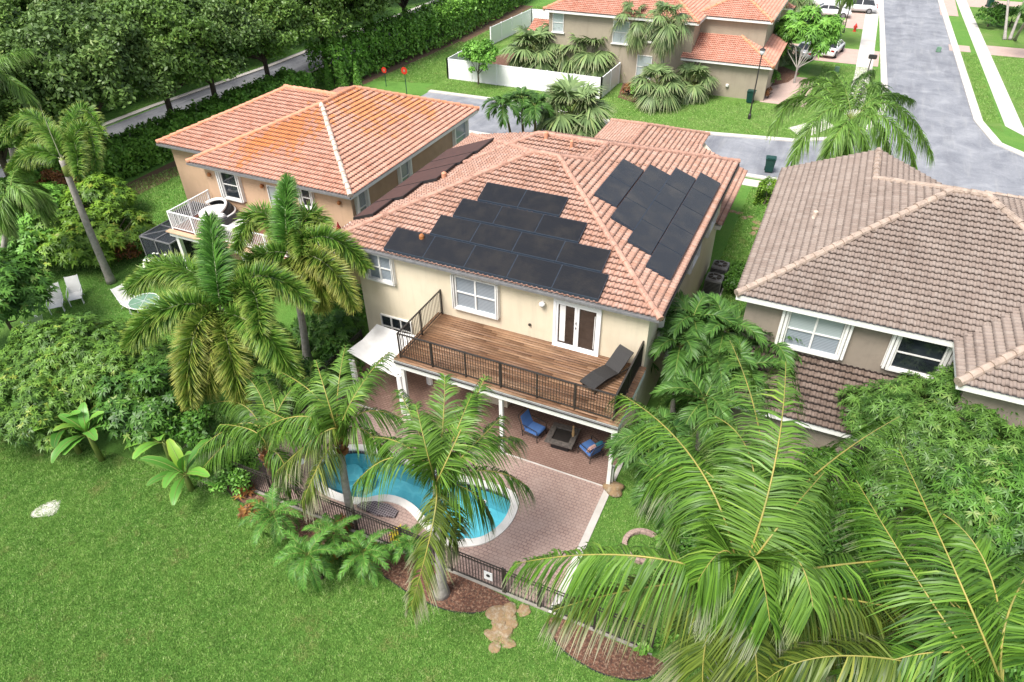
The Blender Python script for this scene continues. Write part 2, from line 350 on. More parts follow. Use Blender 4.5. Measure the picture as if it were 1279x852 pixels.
leafmat('lf_banana', (.04, .135, .018), (.09, .235, .035), tip=(.36, .32, .08), tip0=.9, tipB=.5, fresh=(.26, .4, .05), rough=.35)

# ------------------------------------------------------------------ objects and meshes
WL = {}
def tag(o, label=None, cat=None, group=None, kind=None):
    if label: o['label'] = label
    if cat: o['category'] = cat
    if group: o['group'] = group
    if kind: o['kind'] = kind
    return o
def empty(name, loc, label, cat, group=None, rz=0.0):
    o = bpy.data.objects.new(name, None); COL.objects.link(o); o.empty_display_size = .2
    o.location = loc; o.rotation_euler = (0, 0, rz); WL[o] = np.array(loc, float)
    return tag(o, label, cat, group)
def link(name, me, parent=None, loc=(0, 0, 0)):
    o = bpy.data.objects.new(name, me); COL.objects.link(o); o.location = loc
    if parent: o.parent = parent
    return o
def np_mesh(name, V, faces, mats, mi=None, col=None, uv=None, smooth=False):
    """faces: list of int arrays (k, n) with n corners each"""
    me = bpy.data.meshes.new(name)
    V = np.asarray(V, np.float32); me.vertices.add(len(V)); me.vertices.foreach_set('co', V.ravel())
    loops = np.concatenate([f.ravel() for f in faces]).astype(np.int32)
    tot = np.concatenate([np.full(len(f), f.shape[1]) for f in faces]).astype(np.int32)
    st = np.concatenate([[0], np.cumsum(tot)[:-1]]).astype(np.int32)
    me.loops.add(len(loops)); me.loops.foreach_set('vertex_index', loops)
    me.polygons.add(len(tot)); me.polygons.foreach_set('loop_start', st); me.polygons.foreach_set('loop_total', tot)
    if mi is not None: me.polygons.foreach_set('material_index', np.asarray(mi, np.int32))
    if smooth: me.polygons.foreach_set('use_smooth', np.ones(len(tot), bool))
    me.update(calc_edges=True)
    if col is not None:
        a = me.attributes.new('Col', 'FLOAT_COLOR', 'POINT')
        c = np.ones((len(V), 4), np.float32); c[:, :3] = col; a.data.foreach_set('color', c.ravel())
    if uv is not None:
        l = me.uv_layers.new(name='UVMap'); l.data.foreach_set('uv', np.asarray(uv, np.float32)[loops].ravel())
    for mname in mats: me.materials.append(MATS[mname])
    return me
class MB:
    def __init__(s): s.v = []; s.f = []; s.m = []
    def add(s, vs, fs, m=0):
        k = len(s.v); s.v += [tuple(map(float, v)) for v in vs]
        s.f += [tuple(k + i for i in f) for f in fs]; s.m += [m] * len(fs); return s
    def box(s, x0, x1, y0, y1, z0, z1, m=0):
        vs = [(x, y, z) for z in (z0, z1) for y in (y0, y1) for x in (x0, x1)]
        return s.add(vs, [(0, 2, 3, 1), (4, 5, 7, 6), (0, 1, 5, 4), (2, 6, 7, 3), (0, 4, 6, 2), (1, 3, 7, 5)], m)
    def obox(s, c, size, mat3, m=0):
        h = np.array(size) / 2; A = np.array(mat3)
        vs = [np.array(c) + A @ (h * np.array(q)) for q in [(x, y, z) for z in (-1, 1) for y in (-1, 1) for x in (-1, 1)]]
        return s.add(vs, [(0, 2, 3, 1), (4, 5, 7, 6), (0, 1, 5, 4), (2, 6, 7, 3), (0, 4, 6, 2), (1, 3, 7, 5)], m)
    def bar(s, a, b, wd, ht, m=0):
        a = np.array(a, float); b = np.array(b, float); d = b - a; L = np.linalg.norm(d); d = d / L
        up = np.array([0, 0, 1.]) if abs(d[2]) < .95 else np.array([0, 1., 0])
        sx = np.cross(d, up); sx /= np.linalg.norm(sx); uu = np.cross(sx, d)
        return s.obox((a + b) / 2, (L, wd, ht), np.array([d, sx, uu]).T, m)
    def tube(s, pts, rad, n=8, m=0, cap=True):
        pts = np.array(pts, float); rad = np.broadcast_to(rad, (len(pts),))
        V = tube_verts(pts, rad, n); k = len(pts)
        fs = [(i * n + j, i * n + (j + 1) % n, (i + 1) * n + (j + 1) % n, (i + 1) * n + j) for i in range(k - 1) for j in range(n)]
        if cap: fs += [tuple(range(n - 1, -1, -1)), tuple((k - 1) * n + j for j in range(n))]
        return s.add(V, fs, m)
    def lathe(s, c, prof, n=16, m=0):
        vs = [(c[0] + r * math.cos(2 * math.pi * j / n), c[1] + r * math.sin(2 * math.pi * j / n), c[2] + z) for r, z in prof for j in range(n)]
        k = len(prof)
        fs = [(i * n + j, i * n + (j + 1) % n, (i + 1) * n + (j + 1) % n, (i + 1) * n + j) for i in range(k - 1) for j in range(n)]
        fs += [tuple(range(n - 1, -1, -1)), tuple((k - 1) * n + j for j in range(n))]
        return s.add(vs, fs, m)
    def prism(s, poly, z0, z1, m=0):
        n = len(poly); vs = [(x, y, z0) for x, y in poly] + [(x, y, z1) for x, y in poly]
        fs = [tuple(range(n - 1, -1, -1)), tuple(range(n, 2 * n))] + [(i, (i + 1) % n, n + (i + 1) % n, n + i) for i in range(n)]
        return s.add(vs, fs, m)
    def build(s, name, mats, parent=None, local=False, smooth=False, bevel=0.0, loc=None):
        V = np.array(s.v)
        off = np.zeros(3)
        if not local:
            if parent is not None: off = WL[parent]
            elif loc is not None: off = np.array(loc, float)
        me = bpy.data.meshes.new(name); me.from_pydata([tuple(v) for v in V - off], [], s.f)
        mats = [mats] if isinstance(mats, str) else mats
        for q in mats: me.materials.append(MATS[q])
        me.polygons.foreach_set('material_index', s.m)
        if smooth: me.polygons.foreach_set('use_smooth', [True] * len(s.f))
        me.update()
        if bevel:
            bm = bmesh.new(); bm.from_mesh(me)
            bmesh.ops.bevel(bm, geom=bm.edges[:], offset=bevel, segments=2, affect='EDGES', clamp_overlap=True)
            bm.to_mesh(me); bm.free()
        o = link(name, me, parent, (0, 0, 0) if (parent is not None or loc is None) else loc)
        WL[o] = off if parent is not None else (np.array(loc, float) if loc is not None else np.zeros(3))
        return o
def tube_verts(pts, rad, n):
    T = np.gradient(pts, axis=0); T /= np.linalg.norm(T, axis=1)[:, None] + 1e-9
    ref = np.array([0, 0, 1.]) if abs(T[:, 2]).mean() < .8 else np.array([1., 0, 0])
    S = np.cross(T, ref); S /= np.linalg.norm(S, axis=1)[:, None] + 1e-9
    N = np.cross(S, T); a = np.arange(n) * 2 * math.pi / n
    return (pts[:, None] + rad[:, None, None] * (np.cos(a)[None, :, None] * S[:, None] + np.sin(a)[None, :, None] * N[:, None])).reshape(-1, 3)
def copy_tree(o, loc=None, rz=None, parent=None):
    c = o.copy(); COL.objects.link(c)
    if parent is not None: c.parent = parent
    if loc is not None: c.location = loc
    if rz is not None: c.rotation_euler = (0, 0, rz)
    for ch in list(o.children): copy_tree(ch, parent=c)
    return c

# ------------------------------------------------------------------ setting: flat sheets
def sheet(name, poly, z, mat, holes=(), kind='structure', thick=0.0, parent=None):
    bm = bmesh.new(); edges = []
    for loop in [poly] + list(holes):
        vs_ = [bm.verts.new((p[0], p[1], z)) for p in loop]
        edges += [bm.edges.new((vs_[i], vs_[(i + 1) % len(vs_)])) for i in range(len(vs_))]
    bmesh.ops.triangle_fill(bm, use_beauty=True, use_dissolve=False, edges=edges)
    bmesh.ops.recalc_face_normals(bm, faces=bm.faces[:])
    if sum(f.normal.z for f in bm.faces) < 0: bmesh.ops.reverse_faces(bm, faces=bm.faces[:])
    if thick:
        r = bmesh.ops.extrude_face_region(bm, geom=bm.faces[:])
        bmesh.ops.translate(bm, verts=[v for v in r['geom'] if isinstance(v, bmesh.types.BMVert)], vec=(0, 0, -thick))
        bmesh.ops.recalc_face_normals(bm, faces=bm.faces[:])
    me = bpy.data.meshes.new(name); bm.to_mesh(me); bm.free(); me.materials.append(MATS[mat])
    o = link(name, me, parent)
    WL[o] = np.zeros(3)
    if kind: o['kind'] = kind
    return o
def smooth_loop(pts, n=8):
    pts = np.array(pts, float); k = len(pts); out = []
    for i in range(k):
        p0, p1, p2, p3 = pts[i - 1], pts[i], pts[(i + 1) % k], pts[(i + 2) % k]
        for t in np.arange(n) / n:
            out.append(.5 * ((2 * p1) + (-p0 + p2) * t + (2 * p0 - 5 * p1 + 4 * p2 - p3) * t * t + (-p0 + 3 * p1 - 3 * p2 + p3) * t ** 3))
    return np.array(out)
def offset_loop(P, d):
    P = np.asarray(P); T = np.roll(P, -1, 0) - np.roll(P, 1, 0); T /= np.linalg.norm(T, axis=1)[:, None]
    N = np.stack([T[:, 1], -T[:, 0]], 1)
    area = np.sum(P[:, 0] * np.roll(P[:, 1], -1) - P[:, 1] * np.roll(P[:, 0], -1))
    return P + N * d * (1 if area > 0 else -1)
pool_px = [(648, 633), (644, 617), (622, 606), (600, 600), (560, 590), (520, 576), (480, 562), (445, 556), (412, 563), (391, 581), (389, 602), (405, 618), (430, 628), (455, 631), (482, 627), (507, 636), (530, 660), (553, 680), (580, 684), (610, 678), (636, 658)]
POOL_OUT = smooth_loop([at(x, y)[:2] for x, y in pool_px], 6)
POOL_IN = offset_loop(POOL_OUT, -.30)
big = [(-170, -40), (90, -40), (90, 260), (-170, 260)]
sheet('lawn', big, 0.0, 'lawn', holes=[POOL_OUT])
PAT = [(-17.3, 11.55), (-4.25, 11.55), (-4.25, 17.0), (-17.3, 17.0)]
sheet('patio_paving', PAT, .012, 'patio_paver', holes=[POOL_OUT])
sheet('covered_patio_paving', [(-17.3, 17.06), (-4.25, 17.06), (-4.25, 20.3), (-17.3, 20.3)], .012, 'patio_brick')
MB().box(-17.3, -4.25, 17.0, 17.06, -.05, .02).build('patio_drain', 'concrete')['kind'] = 'structure'
MB().box(-4.25, -4.0, 11.4, 17.6, -.05, .05).box(-4.15, -4.0, 17.6, 20.3, -.05, .05).build('patio_edge', 'concrete')['kind'] = 'structure'
MB().box(-17.3, -.9, 11.40, 11.55, -.05, .035).build('patio_kerb', 'kerb_stained')['kind'] = 'structure'
# pool: basin, coping, water
def ring_band(A, B, zA, zB, mb, m=0):
    n = len(A); mb.add([(*p, zA) for p in A] + [(*p, zB) for p in B], [(i, (i + 1) % n, n + (i + 1) % n, n + i) for i in range(n)], m)
pool = empty('swimming_pool', (-10.5, 14, 0), 'kidney shaped swimming pool with turquoise water and white coping behind the black fence', 'pool')
mb = MB(); a_ = offset_loop(POOL_OUT, .0); b_ = POOL_IN
ring_band(a_, a_, 0.0, .06, mb); ring_band(a_, b_, .06, .07, mb); ring_band(b_, b_, .07, -.16, mb)
mb.build('coping', 'coping', pool, smooth=False)
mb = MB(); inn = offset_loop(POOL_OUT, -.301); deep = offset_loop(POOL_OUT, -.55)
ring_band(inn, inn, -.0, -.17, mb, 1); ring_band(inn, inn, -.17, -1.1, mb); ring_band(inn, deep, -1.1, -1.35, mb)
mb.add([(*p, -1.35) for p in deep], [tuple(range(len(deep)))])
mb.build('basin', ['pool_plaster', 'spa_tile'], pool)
wme = sheet('water', POOL_IN, -.09, 'pool_water', kind=None)
wme.parent = pool; wme.location = -WL[pool]
# entry steps in the far end and the fittings
mb = MB()
for i, rr in enumerate((1.15, .7)):
    c = at(430, 572)[:2]; mb.prism([(c[0] + rr * math.cos(q), c[1] + rr * .7 * math.sin(q)) for q in np.linspace(0, 6.28, 20)[:-1]], -1.3, -1.0 + .22 * i)
mb.build('step', 'pool_plaster', pool)
for px, py in ((605, 625), (583, 673)):
    p = at(px, py); MB().lathe((p[0], p[1], -.088), [(.09, 0), (.09, .02), (.05, .03)], 12).build('fitting', 'white_vinyl', pool)
# tiled spillway in the near lobe
sp_ = [at(446, 634), at(452, 629), at(470, 628), at(487, 632), at(498, 640), at(494, 648), at(470, 645)]
MB().prism([p[:2] for p in sp_], -.02, .10).build('spillway', 'spa_tile', pool)
p = at(377, 577); tag(MB().lathe((p[0], p[1], .012), [(.16, 0), (.16, .02), (.12, .03)], 14).build('skimmer_lid', 'white_vinyl', loc=(p[0], p[1], .012)), 'round white skimmer lid set in the pavers left of the pool', 'skimmer lid')

# roads, kerbs, pavements
sheet('avenue', [(-54.2, -30), (-49.6, -30), (-49.6, 40), (-48.4, 55), (-48.4, 240), (-53.6, 240), (-54.2, 50)], .006, 'asphalt_dark')
for nm, x0, x1 in (('avenue_kerb', -49.6, -49.2), ('avenue_kerb', -55.0, -54.4)):
    MB().prism([(x0, -30), (x1, -30), (x1, 42), (x1 + 1.2, 56), (x1 + 1.2, 240), (x0 + 1.2, 240), (x0 + 1.2, 56), (x0, 42)], -.05, .10).build(nm, 'concrete')['kind'] = 'structure'
street = [(-34.2, 55.0), (-26, 55.2), (-17.4, 53.9), (-8.4, 54.4), (-2, 55.5), (1.2, 57.4), (3.3, 61), (4.1, 66), (4.08, 71), (2.5, 113), (-.5, 220), (6.5, 220), (9.1, 115), (10.6, 66), (11.6, 61), (13.4, 59), (20, 57.6), (60, 57.5), (60, 48.5), (20, 48.2), (-3.0, 48.0), (-34.2, 47.6)]
sheet('lane', street, .006, 'asphalt')
def strip(name, line, wd, z0, z1, mat):
    L = np.array(line, float); T = np.gradient(L, axis=0); T /= np.linalg.norm(T, axis=1)[:, None]
    N = np.stack([-T[:, 1], T[:, 0]], 1) * wd
    n = len(L); V = [(*p, z) for z in (z0, z1) for p in np.concatenate([L, L + N])]
    fs = [(i + 2 * n, i + 1 + 2 * n, i + 1 + 3 * n, i + 3 * n) for i in range(n - 1)]
    fs += [(i, i + 1, i + 1 + 2 * n, i + 2 * n) for i in range(n - 1)] + [(i + n, i + 3 * n, i + 1 + 3 * n, i + 1 + n) for i in range(n - 1)]
    o = MB().add(V, fs).build(name, mat); o['kind'] = 'structure'; return o
strip('kerb', street[0:11], .55, -.02, .09, 'concrete')
strip('kerb', street[11:18], .65, -.02, .09, 'concrete')
strip('kerb', street[18:22], .5, -.02, .09, 'concrete')
strip('pavement', [(1.05, 76), (.95, 66.5), (.55, 63.5)], 1.4, -.02, .03, 'concrete')
strip('pavement', [(-2.2, 230), (.68, 112.3), (1.05, 76)], 1.5, -.02, .03, 'concrete')
strip('pavement', [(14.2, 63.2), (12.8, 65.6), (11.3, 116.5), (8.6, 230)], -1.25, -.02, .03, 'concrete')
strip('pavement', [(30, 62.2), (16, 62.4), (14.0, 63.3)], -1.2, -.02, .032, 'concrete')
p1, p2, p3_, p4 = at(990, 158), at(1020, 171), at(1038, 160), at(1030, 148)
sheet('pavement_corner', [at(985, 160)[:2], at(1003, 174)[:2], at(1043, 158)[:2], at(1028, 149)[:2]], .03, 'concrete')
strip('pavement', [(-8, 46.1), (60, 46.1)], 1.1, -.02, .03, 'concrete')
# driveways of pavers
def drive(x0, x1, y0, y1): sheet('driveway', [(x0, y0), (x1, y0), (x1, y1), (x0, y1)], .02, 'drive_paver')
drive(-9, 3.0, 79.3, 85.3); drive(-12, 2.2, 94.8, 104.5); drive(-6.0, -2.2, 64.0, 72.8); drive(9.6, 11.6, 88.5, 91.2); drive(12.9, 40, 88.2, 92.2); drive(9.2, 11.2, 106, 118); drive(12.2, 50, 112.5, 118)
sheet('driveway', [(-26, 46.2), (-20, 46.2), (-20, 47.1), (-26, 47.1)], .02, 'concrete')
sheet('front_lawn', [(13.0, 65.6), (60, 63.5), (60, 88), (12.2, 88)], .012, 'lawn_front')
sheet('front_lawn', [(12.1, 92.3), (60, 92.3), (60, 112), (11.6, 112)], .012, 'lawn_front')
sheet('front_lawn', [(11.3, 65.5), (12.6, 64), (11.45, 88), (10.4, 88)], .012, 'lawn_front')
sheet('front_lawn', [(-35, 55.7), (-17.4, 54.6), (-8.4, 55.1), (-2, 56.2), (.4, 57.9), (2.6, 61.5), (3.4, 66), (3.2, 78.6), (-3, 78.8), (-3, 64.1), (-35, 64)], .008, 'lawn_front')
sheet('front_lawn', [(-38.5, 58), (-34.5, 58), (-34.5, 100), (-38.5, 100)], .010, 'lawn_front')
sheet('front_lawn', [(-3, 86), (2.4, 86), (2.1, 94.3), (-3, 94.3)], .011, 'lawn_front')
sheet('hedge_soil', [(-43.2, 22), (-41.3, 24), (-41.0, 37), (-41.8, 46), (-41.0, 55), (-39.2, 69), (-39.6, 92), (-42, 92), (-42.5, 55), (-43.6, 40)], .008, 'dirt')
mulch_poly = smooth_loop([(-16.9, 11.3), (-16.7, 10.9), (-14.5, 10.6), (-12.5, 10.3), (-10.4, 10.45), (-8.8, 10.2), (-7.2, 10.15), (-6.1, 10.6), (-5.75, 11.35), (-11, 11.37)], 5)
sheet('mulch_bed', mulch_poly, .016, 'mulch')
mulch2_poly = smooth_loop([(-4.05, 11.33), (-3.6, 10.55), (-2.2, 10.25), (-1.0, 10.55), (-.5, 11.3), (-2, 11.36)], 5)
sheet('mulch_bed', mulch2_poly, .016, 'mulch')
for poly in (mulch_poly, mulch2_poly):
    mb = MB(); P = poly[poly[:, 1] < 11.2]
    mb.tube([(x, y, .0) for x, y in P], .028, 6); mb.build('bed_edging', 'dark_plastic')['kind'] = 'structure'
sheet('planting_bed', [at(780, 100)[:2], at(772, 122)[:2], at(800, 131)[:2], at(880, 122)[:2], at(890, 110)[:2]], .02, 'mulch')
sheet('planting_bed', smooth_loop([at(610, 80)[:2], at(640, 92)[:2], at(750, 102)[:2], at(745, 70)[:2], at(640, 66)[:2]], 4), .02, 'mulch')
sheet('planting_bed', [at(955, 110)[:2], at(985, 103)[:2], at(1000, 92)[:2], at(970, 80)[:2]], .024, 'mulch')

# ------------------------------------------------------------------ roofs
def tile_face(poly, e0, e1, th=.048, tw=.205, tl=.275, lift=.02):
    """vertices, quads and tile uv of a clipped field of S tiles on a convex plane polygon"""
    P = [np.array(p, float) for p in poly]; e0 = np.array(e0, float)
    e = np.array(e1, float) - e0; e /= np.linalg.norm(e)
    n = np.zeros(3)
    for i in range(len(P)): n += np.cross(P[i] - P[0], P[(i + 1) % len(P)] - P[0])
    n /= np.linalg.norm(n)
    if n[2] < 0: n = -n
    s = np.cross(n, e); s /= np.linalg.norm(s)
    if s[2] < 0: s = -s
    Q = np.array([[(p - e0) @ e, (p - e0) @ s] for p in P])
    c0, c1 = math.floor(Q[:, 0].min() / tw), math.ceil(Q[:, 0].max() / tw)
    r0, r1 = math.floor(Q[:, 1].min() / tl) , math.ceil(Q[:, 1].max() / tl)
    prof = np.array([0, .62, .95, .95, .62, 0, -.1]); xo = np.array([0, .1, .24, .4, .54, .64, .82])
    nc = c1 - c0; nr = r1 - r0
    xs = (np.arange(c0, c1)[:, None] + xo[None]).ravel() * tw; hs = np.tile(prof, nc) * th
    xs = np.append(xs, c1 * tw); hs = np.append(hs, 0)
    m_ = len(xs); V = []; UV = []
    for j in range(r0, r1):
        jit = RNG.normal(0, .004, m_ // 7 + 1).repeat(7)[:m_]
        for k, (sy, add) in enumerate(((j * tl, .042), ((j + 1) * tl, -.014))):
            V.append(np.stack([xs, np.full(m_, sy - (.02 if k == 0 else 0)), hs * (1.05 if k == 0 else .9) + add + lift + jit], 1))
            UV.append(np.stack([xs / tw, np.full(m_, j + (.001 if k == 0 else .999))], 1))
    V = np.concatenate(V); UV = np.concatenate(UV)
    i = np.arange(m_ - 1)
    F = np.concatenate([np.stack([k * m_ + i, k * m_ + i + 1, (k + 1) * m_ + i + 1, (k + 1) * m_ + i], 1) for k in range(2 * nr - 1)])
    # cull far faces then clip exactly
    C = V[F].mean(1)[:, :2]; keep = np.ones(len(F), bool)
    ctr = Q.mean(0); edges = []
    for a in range(len(Q)):
        p, q = Q[a], Q[(a + 1) % len(Q)]; d = q - p; nn = np.array([d[1], -d[0]]); nn /= np.linalg.norm(nn)
        if (ctr - p) @ nn > 0: nn = -nn
        edges.append((p, nn)); keep &= ((C - p) @ nn) < tw
    F = F[keep]
    bm = bmesh.new(); idx = {}; uvl = bm.loops.layers.uv.new('UVMap')
    used = np.unique(F); vm = {int(u): bm.verts.new(V[u]) for u in used}
    for f in F:
        try: face = bm.faces.new([vm[int(u)] for u in f])
        except ValueError: continue
        for l, u in zip(face.loops, f): l[uvl].uv = UV[u]
    for p, nn in edges:
        if abs(nn[1] + 1) < 1e-3: p = p - np.array([0, .05])     # tiles overhang the eave a little
        bmesh.ops.bisect_plane(bm, geom=bm.verts[:] + bm.edges[:] + bm.faces[:], dist=1e-5, plane_co=(p[0], p[1], 0), plane_no=(nn[0], nn[1], 0), clear_outer=True)
    A = np.array([e, s, n]).T
    for v in bm.verts: v.co = Vector(e0 + A @ np.array(v.co))
    return bm
def roof(name, faces, mat, parent, cols=None):
    """faces: list of (poly, eave start, eave end)"""
    tot = bmesh.new(); tot.loops.layers.uv.new('UVMap'); me = bpy.data.meshes.new(name)
    for f in faces:
        bm = tile_face(*f[:3]); bm.to_mesh(me); bm.free(); tot.from_mesh(me); me.clear_geometry()
    bmesh.ops.translate(tot, verts=tot.verts[:], vec=tuple(-WL[parent]))
    tot.to_mesh(me); tot.free()
    me.materials.append(MATS[mat]); me.polygons.foreach_set('use_smooth', [False] * len(me.polygons))
    o = link(name, me, parent); WL[o] = WL[parent]; return o
def caps(pts, mat, parent, r=.13, L=.40):
    P = [np.array(p, float) for p in pts]; mb = MB()
    for a, b in zip(P[:-1], P[1:]):
        d = b - a; n = max(1, int(np.linalg.norm(d) / L)); d = d / n
        for i in range(n):
            j = np.array([random.uniform(-.012, .012), random.uniform(-.012, .012), random.uniform(-.006, .012)])
            p0 = a + d * i + j + np.array([0, 0, .035]); p1 = a + d * (i + 1.08) + j + np.array([0, 0, .02])
            if P[0][2] > P[-1][2]: p0, p1 = p1, p0
            mb.tube([p0, p0 * .98 + p1 * .02, p1], [r * 1.06, r * 1.04, r * .86], 10)
    return mb.build('ridge_cap', mat, parent, smooth=False)
def fascia(outline, z0, z1, parent, mat='white_paint', name='fascia'):
    return MB().prism(outline, z0, z1).build(name, mat, parent)
class Wf:
    """wall frame: boxes given as (right, outward, up) on a wall facing 'rear' (-y) or 'east' (+x)"""
    def __init__(s, side, plane): s.s, s.p = side, plane
    def box(s, mb, a0, a1, o0, o1, z0, z1, m=0):
        if s.s == 'rear': mb.box(a0, a1, s.p - o1, s.p - o0, z0, z1, m)
        else: mb.box(s.p + o0, s.p + o1, a0, a1, z0, z1, m)
def window(parent, side, plane, a0, a1, z0, z1, nx=2, glass='glass_blind', shutters=0.0, rail=True, trim=.09, mid=None, glass2=None, sill=True):
    W = Wf(side, plane); mb = MB(); t = .05
    W.box(mb, a0, a1, 0, .09, z1 - t, z1); W.box(mb, a0, a1, 0, .09, z0, z0 + t)
    W.box(mb, a0, a0 + t, 0, .088, z0 + t, z1 - t); W.box(mb, a1 - t, a1, 0, .088, z0 + t, z1 - t)
    xs = np.linspace(a0 + t, a1 - t, nx + 1)
    for x in xs[1:-1]: W.box(mb, x - t / 2 - .01, x + t / 2 + .01, 0, .087, z0 + t, z1 - t)
    zm = z0 + (z1 - z0) * .5 if mid is None else mid
    if rail:
        for i in range(nx): W.box(mb, xs[i] + .012, xs[i + 1] - .012, 0, .075, zm - .025, zm + .025)
    o = mb.build('window', 'white_paint', parent)
    for i in range(nx):
        if rail:
            for q, (za, zb) in enumerate(((z0 + t, zm - .025), (zm + .025, z1 - t))):
                mb = MB(); W.box(mb, xs[i] + .012, xs[i + 1] - .012, 0, .022 + .02 * q, za, zb)
                mb.build('pane', glass if (q == 0 or not glass2) else glass2, o)
        else:
            mb = MB(); W.box(mb, xs[i] + .012, xs[i + 1] - .012, 0, .03, z0 + t, z1 - t); mb.build('pane', glass, o)
    if sill:
        mb = MB(); W.box(mb, a0 - .1, a1 + .1, 0, .16, z0 - .09, z0 - .002); mb.build('sill', 'white_paint', o)
    if shutters:
        for aa, bb in ((a0 - shutters, a0 - .004), (a1 + .004, a1 + shutters)):
            mb = MB(); W.box(mb, aa, bb, 0, .05, z0 - .05, z1 + .04)
            W.box(mb, aa + .02, aa + shutters * .4, .045, .2, z0 - .03, z1 + .02); W.box(mb, bb - shutters * .42, bb - .02, .045, .17, z0 - .03, z1 + .02)
            mb.build('shutter', 'white_paint', o)
    return o

# ================================================================== main house
MH = empty('house', (-10.4, 27, 0), 'cream two-storey house with black solar panels on its pink tiled roof', 'house')
ZE, K = 5.95, .377
mb = MB(); mb.prism([(-16.83, 20.28), (-4.1, 20.28), (-4.1, 34.6), (-16.83, 33)], 0, 5.80)
mb.box(-11.0, -9.45, 19.45, 20.275, 0, 3.0); mb.box(-4.62, -4.1, 19.7, 20.275, 0, 3.0)
mb.prism([(-13.6, 34.0), (-4.6, 34.605), (-4.6, 41), (-7.5, 46), (-13.6, 46)], 0, 2.75)
mb.build('wall', 'wall_cream', MH)
out = [(-17.9, 20.02), (-3.72, 20.02), (-3.72, 35.0), (-9, 35.0), (-17.9, 33.0)]
fascia(out, ZE - .20, ZE - .035, MH)
aL, aR = (-11.4, 26.5, 8.40), (-10.2, 26.5, 8.40); SW, SE = (-17.9, 20, ZE), (-3.7, 20, ZE)
k2, k3, NE, NW = (-9.05, 27.65, 7.967), (-9.05, 29.75, 7.967), (-3.7, 35.1, ZE), (-17.9, 33.0, ZE)
roof('roof', [([SW, SE, aR, aL], SW, SE), ([SE, NE, k3, k2], SE, NE), ([SE, k2, aR], SE, NE), ([SW, aL, NW], NW, SW),
      ([aL, aR, (-3.7, 33, ZE), NW], NW, (-3.7, 33, ZE)),
      ([(-12.5, 29.7, 7.96), (-9.05, 29.7, 7.96), (-9.05, 26.9, 6.9), (-15.3, 26.9, 6.9)], (-15.3, 26.9, 6.9), (-9.05, 26.9, 6.9)),
      ([(-12.5, 29.7, 7.96), (-9.05, 29.7, 7.96), NE, (-14.4, 35.1, ZE)], NE, (-14.4, 35.1, ZE)),
      ([(-9.05, 27.65, 7.967), (-9.05, 29.75, 7.967), (-12.3, 29.6, 6.74), (-12.3, 27.0, 6.74)], (-12.3, 29.6, 6.74), (-12.3, 27.0, 6.74)),
      ([(-12.5, 29.7, 7.96), (-15.3, 26.9, 6.9), (-17.9, 33.0, 5.9)], NW, SW),
      # low garage hip and the strip of roof beside it
      ([(-7.1, 34.6, 3.0), (-7.1, 46.3, 3.0), (-10.5, 42.8, 4.33), (-10.5, 34.6, 4.33)], (-7.1, 34.6, 3.0), (-7.1, 46.3, 3.0)),
      ([(-7.1, 46.3, 3.0), (-13.9, 46.3, 3.0), (-10.5, 42.8, 4.33)], (-7.1, 46.3, 3.0), (-13.9, 46.3, 3.0)),
      ([(-13.9, 46.3, 3.0), (-13.9, 34.6, 3.0), (-10.5, 34.6, 4.33), (-10.5, 42.8, 4.33)], (-13.9, 46.3, 3.0), (-13.9, 34.6, 3.0)),
      ([(-3.75, 33.6, 3.0), (-3.75, 41.2, 3.0), (-7.0, 41.2, 4.2), (-7.0, 33.6, 4.2)], (-3.75, 33.6, 3.0), (-3.75, 41.2, 3.0)),
      ], 'tile_pink', MH)
for l in ([SW, aL], [aR, SE], [aL, aR], [aR, k2], [k2, k3], [NE, k3], [NW, aL], [(-12.5, 29.7, 7.97), k3], [(-15.3, 27.2, 6.95), (-12.5, 29.7, 7.97)],
          [(-10.5, 34.8, 4.35), (-10.5, 42.8, 4.35)], [(-7.1, 46.3, 3.02), (-10.5, 42.8, 4.35)], [(-13.9, 46.3, 3.02), (-10.5, 42.8, 4.35)]):
    caps(l, 'cap_pink', MH)
fascia([(-13.8, 34.62), (-7.15, 34.62), (-7.15, 46.2), (-13.8, 46.2)], 2.78, 2.96, MH)
fascia([(-6.9, 33.65), (-3.8, 33.65), (-3.8, 41.15), (-6.9, 41.15)], 2.75, 2.95, MH)
MB().box(-17.85, -3.7, 19.90, 20.015, ZE - .12, ZE - .03).build('gutter', 'grey_metal', MH)
MB().box(-3.715, -3.60, 20.1, 34.9, ZE - .13, ZE - .03).build('gutter', 'dark_metal', MH)
window(MH, 'rear', 20.28, -16.25, -15.05, 4.40, 5.62, 2, 'glass_blind', .12)
window(MH, 'rear', 20.28, -12.05, -10.22, 4.05, 5.55, 2, 'glass_blind', .14)
window(MH, 'rear', 20.28, -16.0, -14.4, 1.15, 2.55, 3, 'glass_dark', 0, mid=1.95)
for y0, z0, z1 in ((22.2, 3.6, 5.0), (27.0, 3.9, 5.0), (30.6, 3.9, 5.0)): window(MH, 'east', -4.1, y0, y0 + 1.5, z0, z1, 2, 'glass_blind', .1)
window(MH, 'east', -4.1, 24.5, 26.5, .9, 2.2, 2, 'glass_dark')
